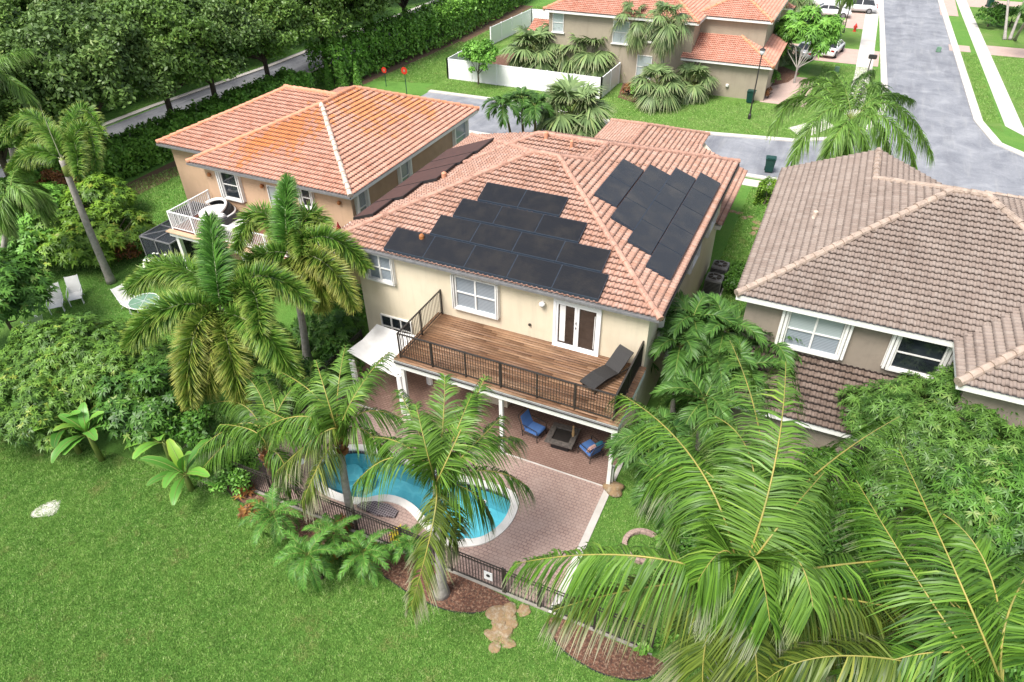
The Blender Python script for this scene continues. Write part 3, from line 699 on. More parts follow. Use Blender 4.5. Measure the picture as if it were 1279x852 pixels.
# french door
fd = MB(); W = Wf('rear', 20.28)
for x0, x1 in ((-7.78, -7.68), (-5.98, -5.88)): W.box(fd, x0, x1, 0, .1, 3.47, 5.60)
W.box(fd, -7.68, -5.98, 0, .1, 5.50, 5.60); W.box(fd, -7.78, -5.88, 0, .16, 3.42, 3.468)
for x0 in (-7.675, -6.825):
    W.box(fd, x0, x0 + .09, .0, .075, 3.47, 5.49); W.box(fd, x0 + .75, x0 + .84, .0, .075, 3.47, 5.49)
    W.box(fd, x0 + .09, x0 + .75, 0, .075, 3.47, 3.58); W.box(fd, x0 + .09, x0 + .75, 0, .075, 5.40, 5.49)
fdo = fd.build('french_door', 'white_vinyl', MH)
for x0 in (-7.675, -6.825):
    mb = MB(); W.box(mb, x0 + .09, x0 + .75, 0, .03, 3.58, 5.40); mb.build('pane', 'glass_room', fdo)
mb = MB(); W.box(mb, -7.53, -7.30, .031, .045, 3.68, 5.36); W.box(mb, -6.14, -6.11, .031, .045, 3.68, 5.2); mb.build('curtain', 'white_fabric', fdo)
mb = MB()
for z in (4.45, 4.68): W.box(mb, -6.86, -6.84, .075, .12, z, z + .07)
mb.build('handle', 'dark_metal', fdo)
# sliding doors under the deck
mb = MB(); W.box(mb, -9.3, -4.7, 0, .06, 0.01, 2.4); sl_ = mb.build('sliding_door', 'dark_metal', MH)
for k in range(4):
    mb = MB(); W.box(mb, -9.2 + k * 1.13, -9.2 + k * 1.13 + 1.04, .06, .075, .1, 2.3); mb.build('pane', 'glass_dark', sl_)
mb = MB().lathe((-8.24, 20.17, 5.16), [(.05, 0), (.12, .03), (.12, .10), (.06, .16)], 14); mb.box(-8.3, -8.18, 20.15, 20.28, 5.17, 5.31)
mb.build('wall_light', 'white_paint', MH)
MB().lathe((-8.24, 20.17, 5.125), [(.02, 0), (.085, .01), (.085, .04)], 12).build('lamp_lens', 'dark_metal', MH)
MB().box(-8.83, -8.73, 20.2, 20.281, 4.02, 4.09).build('wall_vent', 'dark_metal', MH)
mb = MB()
for x, y, z, r_ in ((-13.86, 20.9, 6.30, .11),): mb.lathe((x, y, z), [(r_, 0), (r_, .28), (r_ * .6, .34)], 12)
mb.build('vent_pipe', 'copper', MH)
mb = MB()
for p, r_ in (((-12.0, 29.5, 7.85), .10), ((-10.6, 29.2, 7.75), .08), ((-15.3, 25.4, 6.9), .12)): mb.lathe(p, [(r_ * 1.5, -.05), (r_, .03), (r_, .32), (r_ * .5, .37)], 12)
mb.build('vent_pipe', 'cap_orange', MH)
# panels: every one a panel of its own
def rp(x, y, off): return np.array([x, y, ZE + K * (y - 20) + off])
def ep(x, y, off): return np.array([x, y, ZE + K * (-3.7 - x) + off])
def wp(x, y, off): return np.array([x, y, ZE + .377 * (x + 17.9) + off])
def slab(mb, f, x0, x1, y0, y1, t0, t1, m):
    vs = [f(x, y, t) for t in (t0, t1) for y in (y0, y1) for x in (x0, x1)]
    return mb.add(vs, [(0, 2, 3, 1), (4, 5, 7, 6), (0, 1, 5, 4), (2, 6, 7, 3), (0, 4, 6, 2), (1, 3, 7, 5)], m)
def panel(f, x0, x1, y0, y1, label, group, mat, loc, tilt=0):
    o = empty('solar_panel', loc, label, 'solar panel', group)
    mb = MB(); slab(mb, f, x0, x1, y0, y1, .07, .19, 0); mb.build('panel_frame', 'panel_frame', o)
    mb = MB(); slab(mb, f, x0 + .016, x1 - .016, y0 + .016, y1 - .016, .188, .196, 0); mb.build('panel_face', mat, o)
pos_r = ['leftmost', 'second from left', 'middle', 'second from right', 'rightmost']
rows = [('bottom', -15.18, 5, 20.02, 21.12), ('second lowest', -13.65, 4, 21.19, 22.18), ('second highest', -13.15, 3, 22.26, 23.21), ('top', -12.52, 2, 23.3, 24.26)]
for rn, x0, n, y0, y1 in rows:
    nm = {5: pos_r, 4: ['leftmost', 'second', 'third', 'rightmost'], 3: ['left', 'middle', 'right'], 2: ['left', 'right']}[n]
    for i in range(n):
        a = x0 + i * 1.84
        panel(rp, a, a + 1.83, y0, y1, f'{nm[i]} black panel of the {rn} row above the wooden deck', 'black panels on the roof slope above the deck', 'panel_black', rp(a + .9, y0, .1))
cols = [('left', -8.0, 2, 25.0, 28.95), ('second', -6.95, 3, 24.1, 29.75), ('third', -5.96, 4, 23.2, 30.72), ('edge', -4.93, 5, 22.3, 31.55)]
for cn, x0, n, y0, y1 in cols:
    st = (y1 - y0) / n; nm = {2: ['near', 'far'], 3: ['near', 'middle', 'far'], 4: ['nearest', 'second nearest', 'third nearest', 'farthest'], 5: ['nearest', 'second nearest', 'middle', 'fourth nearest', 'farthest']}[n]
    wd = {'left': 'shortest, leftmost column', 'second': 'three-panel column', 'third': 'four-panel column', 'edge': 'five-panel column along the eave'}[cn]
    for i in range(n):
        b = y0 + i * st
        panel(ep, x0, x0 + .985, b, b + st - .025, f'{nm[i]} reflection-grey panel in the {wd} of the right roof slope', 'grey panels on the right roof slope', 'panel_reflect_grey', ep(x0 + .5, b, .1))
# dark mats over the west slope
for i, (x1, y0, y1, lb) in enumerate([(-16.75, 21.7, 23.3, 'nearest'), (-16.25, 23.35, 25.0, 'second'), (-15.5, 25.05, 26.9, 'third'), (-15.3, 26.95, 28.3, 'fourth'), (-15.1, 28.35, 30.2, 'farthest')]):
    o = empty('solar_panel', wp(-17, y0, .1), f'{lb} of the dark panels on the left slope facing the orange-roofed house', 'solar panel', 'dark panels on the left roof slope')
    mb = MB(); slab(mb, wp, -17.85, x1, y0, y1, .1, .22, 0); mb.build('panel_frame', 'dark_plastic', o)
    mb = MB(); slab(mb, wp, -17.8, x1 - .05, y0 + .03, y1 - .03, .218, .228, 0); mb.build('panel_face', 'panel_reflect_brown', o)

# ---- deck
DK = empty('deck', (-8.5, 18.6, 0), 'raised wooden deck with black railing and white posts behind the cream house', 'deck')
zt = 3.45; mb = MB(); bw = .14; nb = int((20.27 - 16.82) / bw)
V, F, UV = [], [], []
for j in range(nb + 1):
    y0 = 16.82 + j * bw; y1 = min(y0 + bw - .006, 20.272); x = -13.02; seg = 0
    while x < -4.0:
        x1 = min(x + random.uniform(2.2, 4.5), -3.98); dz = random.uniform(-.003, .003); k = len(V)
        V += [(a, b, c) for c in (zt - .04, zt + dz) for b in (y0, y1) for a in (x, x1 - .004)]
        F += [[k + q for q in f] for f in [(4, 5, 7, 6), (0, 1, 5, 4), (2, 6, 7, 3), (0, 4, 6, 2), (1, 3, 7, 5)]]
        UV += [(seg + .5 + j * 7, j + .5)] * 8; x = x1; seg += 1
me = np_mesh('deck_boards', np.array(V) - WL[DK], [np.array(F)], ['deck_wood'], uv=UV); link('deck_boards', me, DK)
MB().box(-13.0, -4.0, 16.86, 17.06, 3.0, 3.38).box(-13.0, -12.85, 17.06, 20.27, 3.02, 3.38).box(-4.15, -4.0, 17.06, 20.27, 3.02, 3.38).build('beam', 'white_paint', DK)
MB().box(-12.8, -4.2, 17.07, 20.27, 3.28, 3.40).build('underside', 'white_paint', DK)
mb = MB(); mb.box(-13.02, -3.98, 16.80, 16.858, 3.25, 3.33)
mb.build('gutter', 'grey_metal', DK)
mb = MB(); mb.box(-13.0, -4.0, 16.79, 16.80, 3.27, 3.30); mb.build('gutter_slot', 'dark_gap', DK)
for x in (-12.75, -8.5, -4.15):
    MB().box(x - .07, x + .07, 16.92, 17.06, .01, 2.998).build('post', 'white_paint', DK)
def railing(parent, a, b, z0, h, nbay, mat='dark_metal', gap=.105, top=.06, posts=(True, True), pw=.055, bal=.018):
    a = np.array(a, float); b = np.array(b, float); L = np.linalg.norm(b - a); d = (b - a) / L
    mb = MB(); mb.bar((*a, z0 + h), (*b, z0 + h), top, .035); mb.bar((*a, z0 + .1), (*b, z0 + .1), .035, .03)
    n = int(L / gap)
    for i in range(1, n):
        p = a + d * L * i / n; mb.bar((*p, z0 + .1), (*p, z0 + h - .01), bal, bal)
    mb.build('railing', mat, parent)
    for i in range(nbay + 1):
        if (i == 0 and not posts[0]) or (i == nbay and not posts[1]): continue
        p = a + d * L * i / nbay; MB().bar((*p, z0), (*p, z0 + h + .03), pw, pw).build('railing_post', mat, parent)
railing(DK, (-12.8, 17.0), (-4.22, 17.0), zt, 1.16, 6, 'bronze_metal')
railing(DK, (-12.8, 17.0), (-12.8, 20.25), zt, 1.16, 2, 'bronze_metal', posts=(False, True))
railing(DK, (-4.22, 17.0), (-4.22, 20.25), zt, 1.16, 2, 'bronze_metal', posts=(False, True))
MB().box(-4.26, -4.235, 17.1, 20.2, zt + .15, zt + 1.1).build('privacy_screen', 'dark_plastic', DK)
# chaise on the deck
ch = empty('chaise_lounge', (-5.15, 19.0, zt), 'black woven chaise lounge in the right corner of the wooden deck', 'chaise', rz=math.atan2(1.6, .75))
def loft(mb, prof, wd, th, m=0):
    n = len(prof); vs = []
    for x, z in prof: vs += [(x, -wd / 2, z), (x, wd / 2, z), (x, wd / 2, z - th), (x, -wd / 2, z - th)]
    fs = [(4 * i + j, 4 * i + 4 + j, 4 * i + 4 + (j + 1) % 4, 4 * i + (j + 1) % 4) for i in range(n - 1) for j in range(4)] + [(0, 1, 2, 3), (4 * n - 1, 4 * n - 2, 4 * n - 3, 4 * n - 4)]
    mb.add(vs, fs, m)
mb = MB(); loft(mb, [(-1.05, .30), (-.8, .36), (-.4, .42), (0, .40), (.25, .36)], .68, .05); mb.build('seat', 'wicker', ch, local=True)
mb = MB(); loft(mb, [(.255, .37), (.5, .55), (.8, .82), (1.0, .95)], .68, .05); mb.build('backrest', 'wicker', ch, local=True)
mb = MB()
for y in (-.3, .3): mb.bar((-.95, y, .27), (.95, y, .27), .04, .05)
mb.build('frame', 'dark_metal', ch, local=True)
for x in (-.9, .85):
    for y in (-.3, .3): MB().bar((x, y, .003), (x, y, .25), .05, .05).build('leg', 'dark_metal', ch, local=True)
# patio seats, fire table
def arm_chair(loc, rz, label, pillows):
    o = empty('patio_chair', loc, label, 'chair', 'blue cushioned chairs by the fire table', rz)
    mb = MB(); loft(mb, [(-.32, .40), (.34, .44)], .58, .13); mb.build('seat_cushion', 'blue_cushion', o, local=True, bevel=.03)
    mb = MB(); loft(mb, [(-.27, .42), (-.42, .70), (-.52, .98)], .56, .12); mb.build('back_cushion', 'blue_cushion', o, local=True, bevel=.03)
    mb = MB()
    for y in (-.33, .33):
        mb.tube([(.34, y, .0), (.33, y, .5), (.30, y, .60), (-.1, y, .62), (-.40, y, .62)], .018, 6); mb.tube([(-.38, y, 0), (-.42, y, .5), (-.60, y, 1.0)], .018, 6)
    mb.tube([(.34, -.33, .28), (.34, .33, .28)], .018, 6); mb.tube([(-.38, -.33, .25), (-.38, .33, .25)], .018, 6); mb.tube([(-.60, -.33, 1.0), (-.60, .33, 1.0)], .018, 6)
    for y in (-.33, .33): mb.tube([(.34, y, .28), (-.38, y, .25)], .018, 6)
    mb.build('frame', 'dark_metal', o, local=True)
    if pillows:
        c, s_ = math.cos(rz), math.sin(rz)
        for mat, y, lb in (('pink_cushion', .14, 'pale pink throw pillow on the blue chair half hidden by palm fronds'), ('teal_cushion', -.2, 'teal throw pillow on the blue chair half hidden by palm fronds')):
            lx, lz = -.22, .62
            p = np.array([loc[0] + lx * c - y * s_, loc[1] + lx * s_ + y * c, lz])
            mb = MB(); mb.obox((0, 0, 0), (.13, .38, .38), Matrix.Rotation(R(-25), 3, 'Y')); q = mb.build('throw_pillow', mat, local=True, bevel=.05); q.location = p; q.rotation_euler = (0, 0, rz); tag(q, lb, 'pillow')
arm_chair((-7.75, 18.45, .013), R(-12), 'blue cushioned patio chair in full view left of the fire table', False)
arm_chair((-5.35, 18.35, .013), R(150), 'blue cushioned patio chair with throw pillows right of the fire table, half behind fronds', True)
ft = empty('fire_table', (-6.55, 18.45, .013), 'square black fire pit table with stone rim under the deck', 'fire table', rz=R(3))
mb = MB().box(-.36, .36, -.36, .36, 0, .40); mb.build('base', 'dark_plastic', ft, local=True, bevel=.01)
mb = MB()
for a in range(4):
    c, s_ = round(math.cos(a * math.pi / 2)), round(math.sin(a * math.pi / 2))
    mb.obox((c * .46 - s_ * .1, s_ * .46 + c * .1, .46), (.22, .92, .10), ((c, -s_, 0), (s_, c, 0), (0, 0, 1)))
mb.build('stone_rim', 'fire_stone', ft, local=True, bevel=.012)
MB().box(-.345, .345, -.345, .345, .405, .435).build('burner_tray', 'dark_metal', ft, local=True)
p = np.array([-6.15, 18.55, .523])
tag(MB().lathe(p, [(.05, 0), (.06, .12), (.045, .28), (.03, .42), (.05, .5), (.02, .56)], 12).build('wooden_figure', 'wood_tan', loc=p), 'slim carved tan figure standing on the rim of the fire table', 'figurine')
# white canopy beside the deck
cp = empty('canopy_tent', (-14.7, 18.3, 0), 'white fabric canopy on white legs beside the left end of the deck', 'canopy')
X0, X1, Y0, Y1 = -15.7, -13.3, 17.3, 19.5; mb = MB()
cx_, cy_ = (X0 + X1) / 2, (Y0 + Y1) / 2; n = 10; V = []
for i in range(n + 1):
    for j in range(n + 1):
        u, v = i / n * 2 - 1, j / n * 2 - 1; q = max(abs(u), abs(v)); V.append((cx_ + u * 1.2, cy_ + v * 1.1, 2.45 + .16 * u * v - .14 * u + .12 * v - .34 * (1 - u * u) * (1 - v * v) - .12 * (1 - abs(u * v)) * q))
mb.add(V, [(i * (n + 1) + j, (i + 1) * (n + 1) + j, (i + 1) * (n + 1) + j + 1, i * (n + 1) + j + 1) for i in range(n) for j in range(n)])
ed = [(X0, Y0), (X1, Y0), (X1, Y1), (X0, Y1)]
mb.build('canopy', 'white_fabric', cp)
for x in (X0 + .05, X1 - .05):
    for y in (Y0 + .05, Y1 - .05):
        MB().box(x - .04, x + .04, y - .04, y + .04, .012, 2.2).build('leg', 'white_vinyl', cp)
        MB().tube([(x + .09, y + .02, 2.1), (x + .12, y, 1.5), (x + .1, y + .03, .5), (x + .13, y, .05)], [.09, .11, .10, .13], 8).build('curtain', 'white_fabric', cp)
# ---- black garden fence
def picket_fence(a, b, h, label, gap=.11, z0=.05, every=1.9, mat='bronze_metal'):
    a = np.array(a, float); b = np.array(b, float); L = np.linalg.norm(b - a)
    o = empty('metal_fence', (*((a + b) / 2), 0), label, 'fence')
    d = (b - a) / L; mb = MB()
    for z in (.12, h - .14, h): mb.bar((*a, z), (*b, z), .03, .035)
    n = int(L / gap)
    for i in range(n + 1): p = a + d * L * i / n; mb.bar((*p, .1), (*p, h + .0), .02, .02)
    mb.build('picket_panel', mat, o)
    k = max(1, round(L / every))
    for i in range(k + 1): p = a + d * L * i / k; MB().bar((*p, 0), (*p, h + .06), .06, .06).build('post', mat, o)
picket_fence((-17.2, 11.47), (-5.85, 11.47), 1.25, 'black metal picket fence between the pool and the back lawn')
picket_fence((-4.55, 11.47), (-.95, 11.47), 1.25, 'black metal picket fence under the drooping fronds of the big coconut palm')
picket_fence((-5.78, 11.47), (-4.62, 11.47), 1.22, 'narrow dark metal gate in the pool fence above the stepping stones', every=1.2)
picket_fence((-17.25, 11.6), (-17.25, 20.2), 1.25, 'black metal side fence running back to the left corner of the cream house')
p = at(616, 736, .5); p = np.array([-6.35, 11.40, .62])
s_ = MB().box(-6.5, -6.2, 11.41, 11.435, .45, .85); tag(s_.build('pool_sign', 'white_vinyl', loc=p), 'small white square sign hung on the black pool fence', 'sign')
sym = MB().lathe((0, 0, 0), [(.07, -.004), (.07, .004)], 14); q = sym.build('emblem', 'dark_plastic', local=True); q.rotation_euler = (R(90), 0, 0); q.parent = bpy.data.objects['pool_sign']; q.location = (0, .006, .06)

# ================================================================== left neighbour
LH = empty('house', (-26, 30, 0), 'peach two-storey house with orange-stained tile roof and a white-railed balcony', 'house')
mb = MB(); mb.prism([(-33.1, 25.7), (-29.4, 25.7), (-29.4, 24.4), (-20.05, 24.4), (-20.05, 36.6), (-33.1, 35.6)], 0, 5.72); mb.build('wall', 'wall_peach', LH)
mb = MB(); mb.box(-20.048, -20.03, 24.4, 36.6, 0, 5.70); mb.box(-20.03, -20.0, 24.38, 24.5, 0, 5.7); mb.build('side_wall_shade', 'peach_shaded', LH)  # thin skin over the peach wall, shade of the narrow gap painted in
zl, kl = 5.9, .41
fascia([(-33.48, 25.27), (-29.88, 25.27), (-29.88, 23.92), (-19.62, 23.92), (-19.62, 37.15), (-29.85, 37.15), (-29.85, 36.0), (-33.48, 36.0)], zl - .20, zl - .03, LH)
bSW, bSE, bNE, bA, bB, bNW = (-29.9, 23.9, zl), (-19.6, 23.9, zl), (-19.6, 37.2, zl), (-24.75, 29.05, 8.01), (-24.75, 32.05, 8.01), (-29.9, 37.2, zl)
aSW, aNW, aT = (-33.5, 25.25, zl), (-33.5, 36.05, zl), (-28.3, 30.65, 7.99)
roof('roof', [([bSW, bSE, bA], bSW, bSE), ([bSE, bNE, bB, bA], bSE, bNE), ([bSW, bA, bB, bNW], bNW, bSW), ([bNE, bNW, bB], bNE, bNW),
              ([aSW, (-24.75, 25.25, zl), (-24.75, 30.65, 7.99), aT], aSW, (-24.75, 25.25, zl)), ([aSW, aT, aNW], aNW, aSW),
              ([aNW, aT, (-24.75, 30.65, 7.99), (-24.75, 36.05, zl)], (-24.75, 36.05, zl), aNW)], 'tile_orange', LH)
caps([bSW, bA], 'cap_orange', LH); caps([bSE, bA], 'cap_white', LH); caps([bA, bB], 'cap_orange', LH); caps([bNE, bB], 'cap_orange', LH)
caps([aSW, aT], 'cap_orange', LH); caps([aT, (-24.9, 30.65, 7.99)], 'cap_orange', LH); caps([aNW, aT], 'cap_orange', LH)
MB().box(-29.9, -19.6, 23.82, 23.915, zl - .12, zl - .03).box(-33.5, -29.95, 25.16, 25.265, zl - .12, zl - .03).build('gutter', 'grey_metal', LH)
window(LH, 'rear', 24.4, -28.25, -27.15, 4.05, 5.6, 1, 'glass_dark', .22)
window(LH, 'rear', 24.4, -23.0, -22.4, 4.55, 5.55, 1, 'glass_dark', .16)
window(LH, 'rear', 24.4, -25.2, -24.4, 3.3, 5.3, 1, 'glass_pale', .0, rail=False)
for y0, y1, z0 in ((24.85, 25.5, 3.9), (28.7, 29.55, 3.9), (34.7, 36.1, 4.0)): window(LH, 'east', -20.03, y0, y1, z0, 5.55, 1, 'glass_blind', .2)
for x in (-29.05, -25.5, -20.7): MB().lathe((x, 24.3, 5.08), [(.05, 0), (.09, .05), (.09, .16), (.03, .22)], 10).box(x - .05, x + .05, 24.3, 24.4, 5.12, 5.22).build('wall_light', 'copper', LH)
# balcony
BL = empty('balcony', (-25, 22.6, 0), 'balcony with white picket railing behind the peach house', 'balcony')
zb = 3.2
MB().box(-29.6, -20.1, 21.4, 24.38, zb - .03, zb).build('floor', 'balcony_floor', BL)
MB().box(-29.65, -20.05, 21.35, 24.36, zb - .30, zb - .032).build('slab', 'white_paint', BL)
MB().box(-29.7, -20.0, 21.2, 21.5, zb - .02, zb + .03).build('edge_band', 'wall_peach', BL)
for x in (-29.4, -25, -20.3): MB().box(x - .1, x + .1, 21.5, 21.7, 0, zb - .3).build('post', 'white_paint', BL)
railing(BL, (-29.5, 21.55), (-20.2, 21.55), zb + .02, 1.0, 6, 'white_vinyl', gap=.12, bal=.03, pw=.08, top=.07)
railing(BL, (-29.5, 21.55), (-29.5, 24.3), zb + .02, 1.0, 2, 'white_vinyl', gap=.12, bal=.03, pw=.08, posts=(False, True), top=.07)
railing(BL, (-20.2, 21.55), (-20.2, 24.3), zb + .02, 1.0, 2, 'white_vinyl', gap=.12, bal=.03, pw=.08, posts=(False, True), top=.07)
db = empty('daybed', (-28.15, 23.35, zb), 'round daybed with black wicker shell, white arched rim and white cushion on the balcony', 'daybed', rz=R(-20))
mb = MB().lathe((0, 0, 0), [(.85, 0), (.92, .05), (.92, .36), (.86, .40)], 24); mb.build('base', 'dark_plastic', db, local=True)
mb = MB().lathe((0, -.05, .40), [(.84, 0), (.84, .10), (.78, .14), (0.1, .15)], 24); mb.build('cushion', 'white_fabric', db, local=True)
mb = MB(); V = []; n = 14
for i in range(n + 1):
    a = R(10) + (math.pi - R(20)) * i / n
    for k in range(6):
        q = k / 5 * R(52); rr = .92 * math.cos(q * .55); V.append((rr * math.cos(a), rr * math.sin(a) - .25 * (k / 5) ** 2, .38 + .72 * math.sin(q) * (0.55 + .45 * math.sin(a))))
mb.add(V, [(i * 6 + k, (i + 1) * 6 + k, (i + 1) * 6 + k + 1, i * 6 + k + 1) for i in range(n) for k in range(5)])
mb.build('hood', 'dark_plastic', db, local=True)
mb = MB(); mb.tube([np.array(V[i * 6 + 5]) for i in range(n + 1)], .075, 8); mb.tube([np.array(V[i * 6]) + np.array([0, 0, .03]) for i in range(n + 1)], .07, 8); mb.build('rim', 'white_fabric', db, local=True)
def bench(loc, rz, label, mat, wd=1.6):
    o = empty('outdoor_sofa', loc, label, 'sofa', rz=rz)
    MB().box(-wd / 2, wd / 2, -.35, .35, .05, .36).build('base', 'dark_plastic', o, local=True)
    MB().box(-wd / 2 + .02, wd / 2 - .02, -.33, .33, .365, .46).build('seat_cushion', mat, o, local=True, bevel=.03)
    MB().box(-wd / 2, wd / 2, .30, .42, .36, .78).build('backrest', 'dark_plastic', o, local=True)
bench((-26.2, 22.7, zb), R(90), 'low outdoor sofa with pale seat cushion on the balcony beside the daybed', 'white_fabric', 1.4)
bench((-21.5, 23.0, zb), R(0), 'dark outdoor sofa in the right corner of the white-railed balcony', 'white_fabric', 1.5)
MB_ = MB().lathe((-20.65, 23.9, zb), [(.12, 0), (.13, .3), (.16, .75), (.05, 1.0), (.02, 1.15)], 10); tag(MB_.build('closed_umbrella', 'cloth_red', loc=(-20.65, 23.9, zb)), 'dark red folded cloth standing in the right corner of the balcony', 'umbrella')
# screened enclosure
SC = empty('screen_enclosure', (-31, 23, 0), 'dark mesh screen enclosure with grey frame at the corner of the balcony', 'screen')
def screen_box(x0, x1, y0, y1, h, nx, ny):
    mb = MB(); t = .07
    xs, ys = np.linspace(x0, x1, nx + 1), np.linspace(y0, y1, ny + 1)
    for x in xs:
        for y in (y0, y1): mb.bar((x, y, 0), (x, y, h), t, t)
    for y in ys[1:-1]:
        for x in (x0, x1): mb.bar((x, y, 0), (x, y, h), t, t)
    for z in (.8, h):
        for y in (y0, y1): mb.bar((x0, y, z), (x1, y, z), t, t)
        for x in (x0, x1): mb.bar((x, y0, z), (x, y1, z), t, t)
    for x in xs[1:-1]: mb.bar((x, y0, h), (x, y1, h), t, t)
    for y in ys[1:-1]: mb.bar((x0, y, h), (x1, y, h), t, t)
    mb.bar((x0, y0, h), (x1, y1, h), t, t); mb.build('frame', 'grey_metal', SC)
    MB().box(x0 + .01, x1 - .01, y0 + .01, y1 - .01, .02, h - .01).build('mesh_panel', 'screen_mesh', SC)
screen_box(-31.9, -29.75, 21.2, 24.0, 2.45, 2, 2); screen_box(-32.6, -29.8, 24.05, 25.66, 2.35, 2, 1)

# ================================================================== right neighbour
RH = empty('house', (5, 29, 0), 'taupe house with weathered brown tile roof at the right edge', 'house')
zr, kr = 5.9, .40
mb = MB(); mb.prism([(-1.15, 23.2), (5.98, 23.2), (5.98, 20.9), (14, 20.9), (14, 34.8), (-1.15, 34.8)], 0, 5.75); mb.build('wall', 'wall_taupe', RH)
fascia([(-1.55, 22.78), (5.62, 22.78), (5.62, 20.47), (14.2, 20.47), (14.2, 35.2), (-1.55, 35.2)], zr - .24, zr - .035, RH)
rSW, rT, rT2, rB = (-1.56, 22.76, zr), (4.9, 29.22, 8.48), (6.06, 29.22, 8.48), (2.4, 31.7, 7.484)
roof('roof', [([rSW, (12.5, 22.76, zr), rT2, rT], rSW, (12.5, 22.76, zr)), ([rSW, rT, rB], (-1.56, 35.2, zr), rSW), ([rSW, rB, (2.4, 35.2, 7.484), (-1.56, 35.2, zr)], (-1.56, 35.2, zr), rSW),
              ([(2.4, 30.6, 7.484), (2.4, 35.2, 7.484), (6.36, 35.2, zr), (6.36, 30.6, zr)], (6.36, 30.6, zr), (6.36, 35.2, zr)),
              ([rT, rT2, (12.5, 35.7, zr), (2.4, 35.7, zr)], (12.5, 35.7, zr), (2.4, 35.7, zr)),
              ([rT2, (12.5, 22.76, zr), (12.5, 35.66, zr)], (12.5, 22.76, zr), (12.5, 35.66, zr)),
              ([(6, 32, 7.4), (14.2, 32, 7.4), (14.2, 28.25, zr), (6, 28.25, zr)], (6, 28.25, zr), (14.2, 28.25, zr)),
              ([(6, 32, 7.4), (14.2, 32, 7.4), (14.2, 35.7, 5.92), (6, 35.7, 5.92)], (14.2, 35.7, 5.92), (6, 35.7, 5.92)),
              ([(5.6, 20.45, zr), (9.5, 24.35, 7.46), (9.5, 28.2, 7.46), (5.6, 24.4, zr)], (5.6, 24.4, zr), (5.6, 20.45, zr)),
              ([(5.6, 20.45, zr), (14.2, 20.45, zr), (14.2, 24.35, 7.46), (9.5, 24.35, 7.46)], (5.6, 20.45, zr), (14.2, 20.45, zr))], 'tile_brown', RH)
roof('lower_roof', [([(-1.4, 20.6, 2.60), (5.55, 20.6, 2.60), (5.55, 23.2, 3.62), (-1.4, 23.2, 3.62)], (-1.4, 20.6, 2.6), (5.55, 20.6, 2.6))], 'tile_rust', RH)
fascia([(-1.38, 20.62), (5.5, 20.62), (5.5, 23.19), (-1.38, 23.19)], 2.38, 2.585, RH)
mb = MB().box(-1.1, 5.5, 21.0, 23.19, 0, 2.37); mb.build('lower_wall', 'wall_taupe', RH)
caps([rSW, rT], 'cap_brown', RH, .15); caps([rT, rB], 'cap_brown', RH, .14); caps([rT, rT2], 'cap_brown', RH, .14); caps([rB, (2.4, 35.2, 7.484)], 'cap_brown', RH, .14)
caps([(5.6, 20.45, zr), (9.5, 24.35, 7.46)], 'cap_brown', RH, .16); caps([(12.5, 22.76, zr), rT2], 'cap_brown', RH, .14); caps([(6.5, 32, 7.42), (14.2, 32, 7.42)], 'cap_brown', RH, .14)
window(RH, 'rear', 23.2, .42, 2.35, 3.95, 5.52, 2, 'glass_blind', .26, glass2='glass_pale')
window(RH, 'rear', 23.2, 4.12, 5.62, 4.05, 5.52, 1, 'glass_dark', .26)
p = np.array([1.2, 28.0, zr + kr * 2.76])
MB().lathe((.4, 28.6, zr + kr * 1.96), [(.14, -.05), (.1, .06), (.1, .3), (.05, .34)], 12).build('vent_pipe', 'cap_white', RH)

# ================================================================== house beyond the lane
TH = empty('house', (-15, 70, 0), 'beige house with salmon tile roofs behind the white vinyl fence', 'house')
mb = MB(); mb.box(-26.2, -12.6, 64.5, 76, 0, 5.75); mb.prism([(-12.598, 67.3), (-6.9, 67.3), (-6.9, 77), (-12.598, 77)], 0, 5.75); mb.prism([(-12.596, 64.3), (-5.75, 64.3), (-5.75, 72.3), (-6.898, 72.3), (-6.898, 67.296), (-12.596, 67.296)], 0, 2.85)
mb.box(-29.0, -26.205, 66, 76, 0, 2.5); mb.build('wall', 'wall_olive', TH)
fascia([(-26.6, 64.02), (-12.2, 64.02), (-12.2, 66.82), (-6.5, 66.82), (-6.5, 77.4), (-26.6, 77.4)], 5.68, 5.87, TH)
fascia([(-13.3, 63.82), (-5.45, 63.82), (-5.45, 72.6), (-6.4, 72.6), (-6.4, 67.0), (-13.3, 67.0)], 2.8, 2.97, TH)
a, b, c, d = (-26.6, 64, 5.9), (-12.2, 64, 5.9), (-18.4, 70.7, 8.6), (-19.9, 70.7, 8.6)
e_, f_, g_, h_ = (-13.2, 66.8, 5.9), (-6.5, 66.8, 5.9), (-9.85, 70.15, 7.3), (-9.85, 74, 7.3)
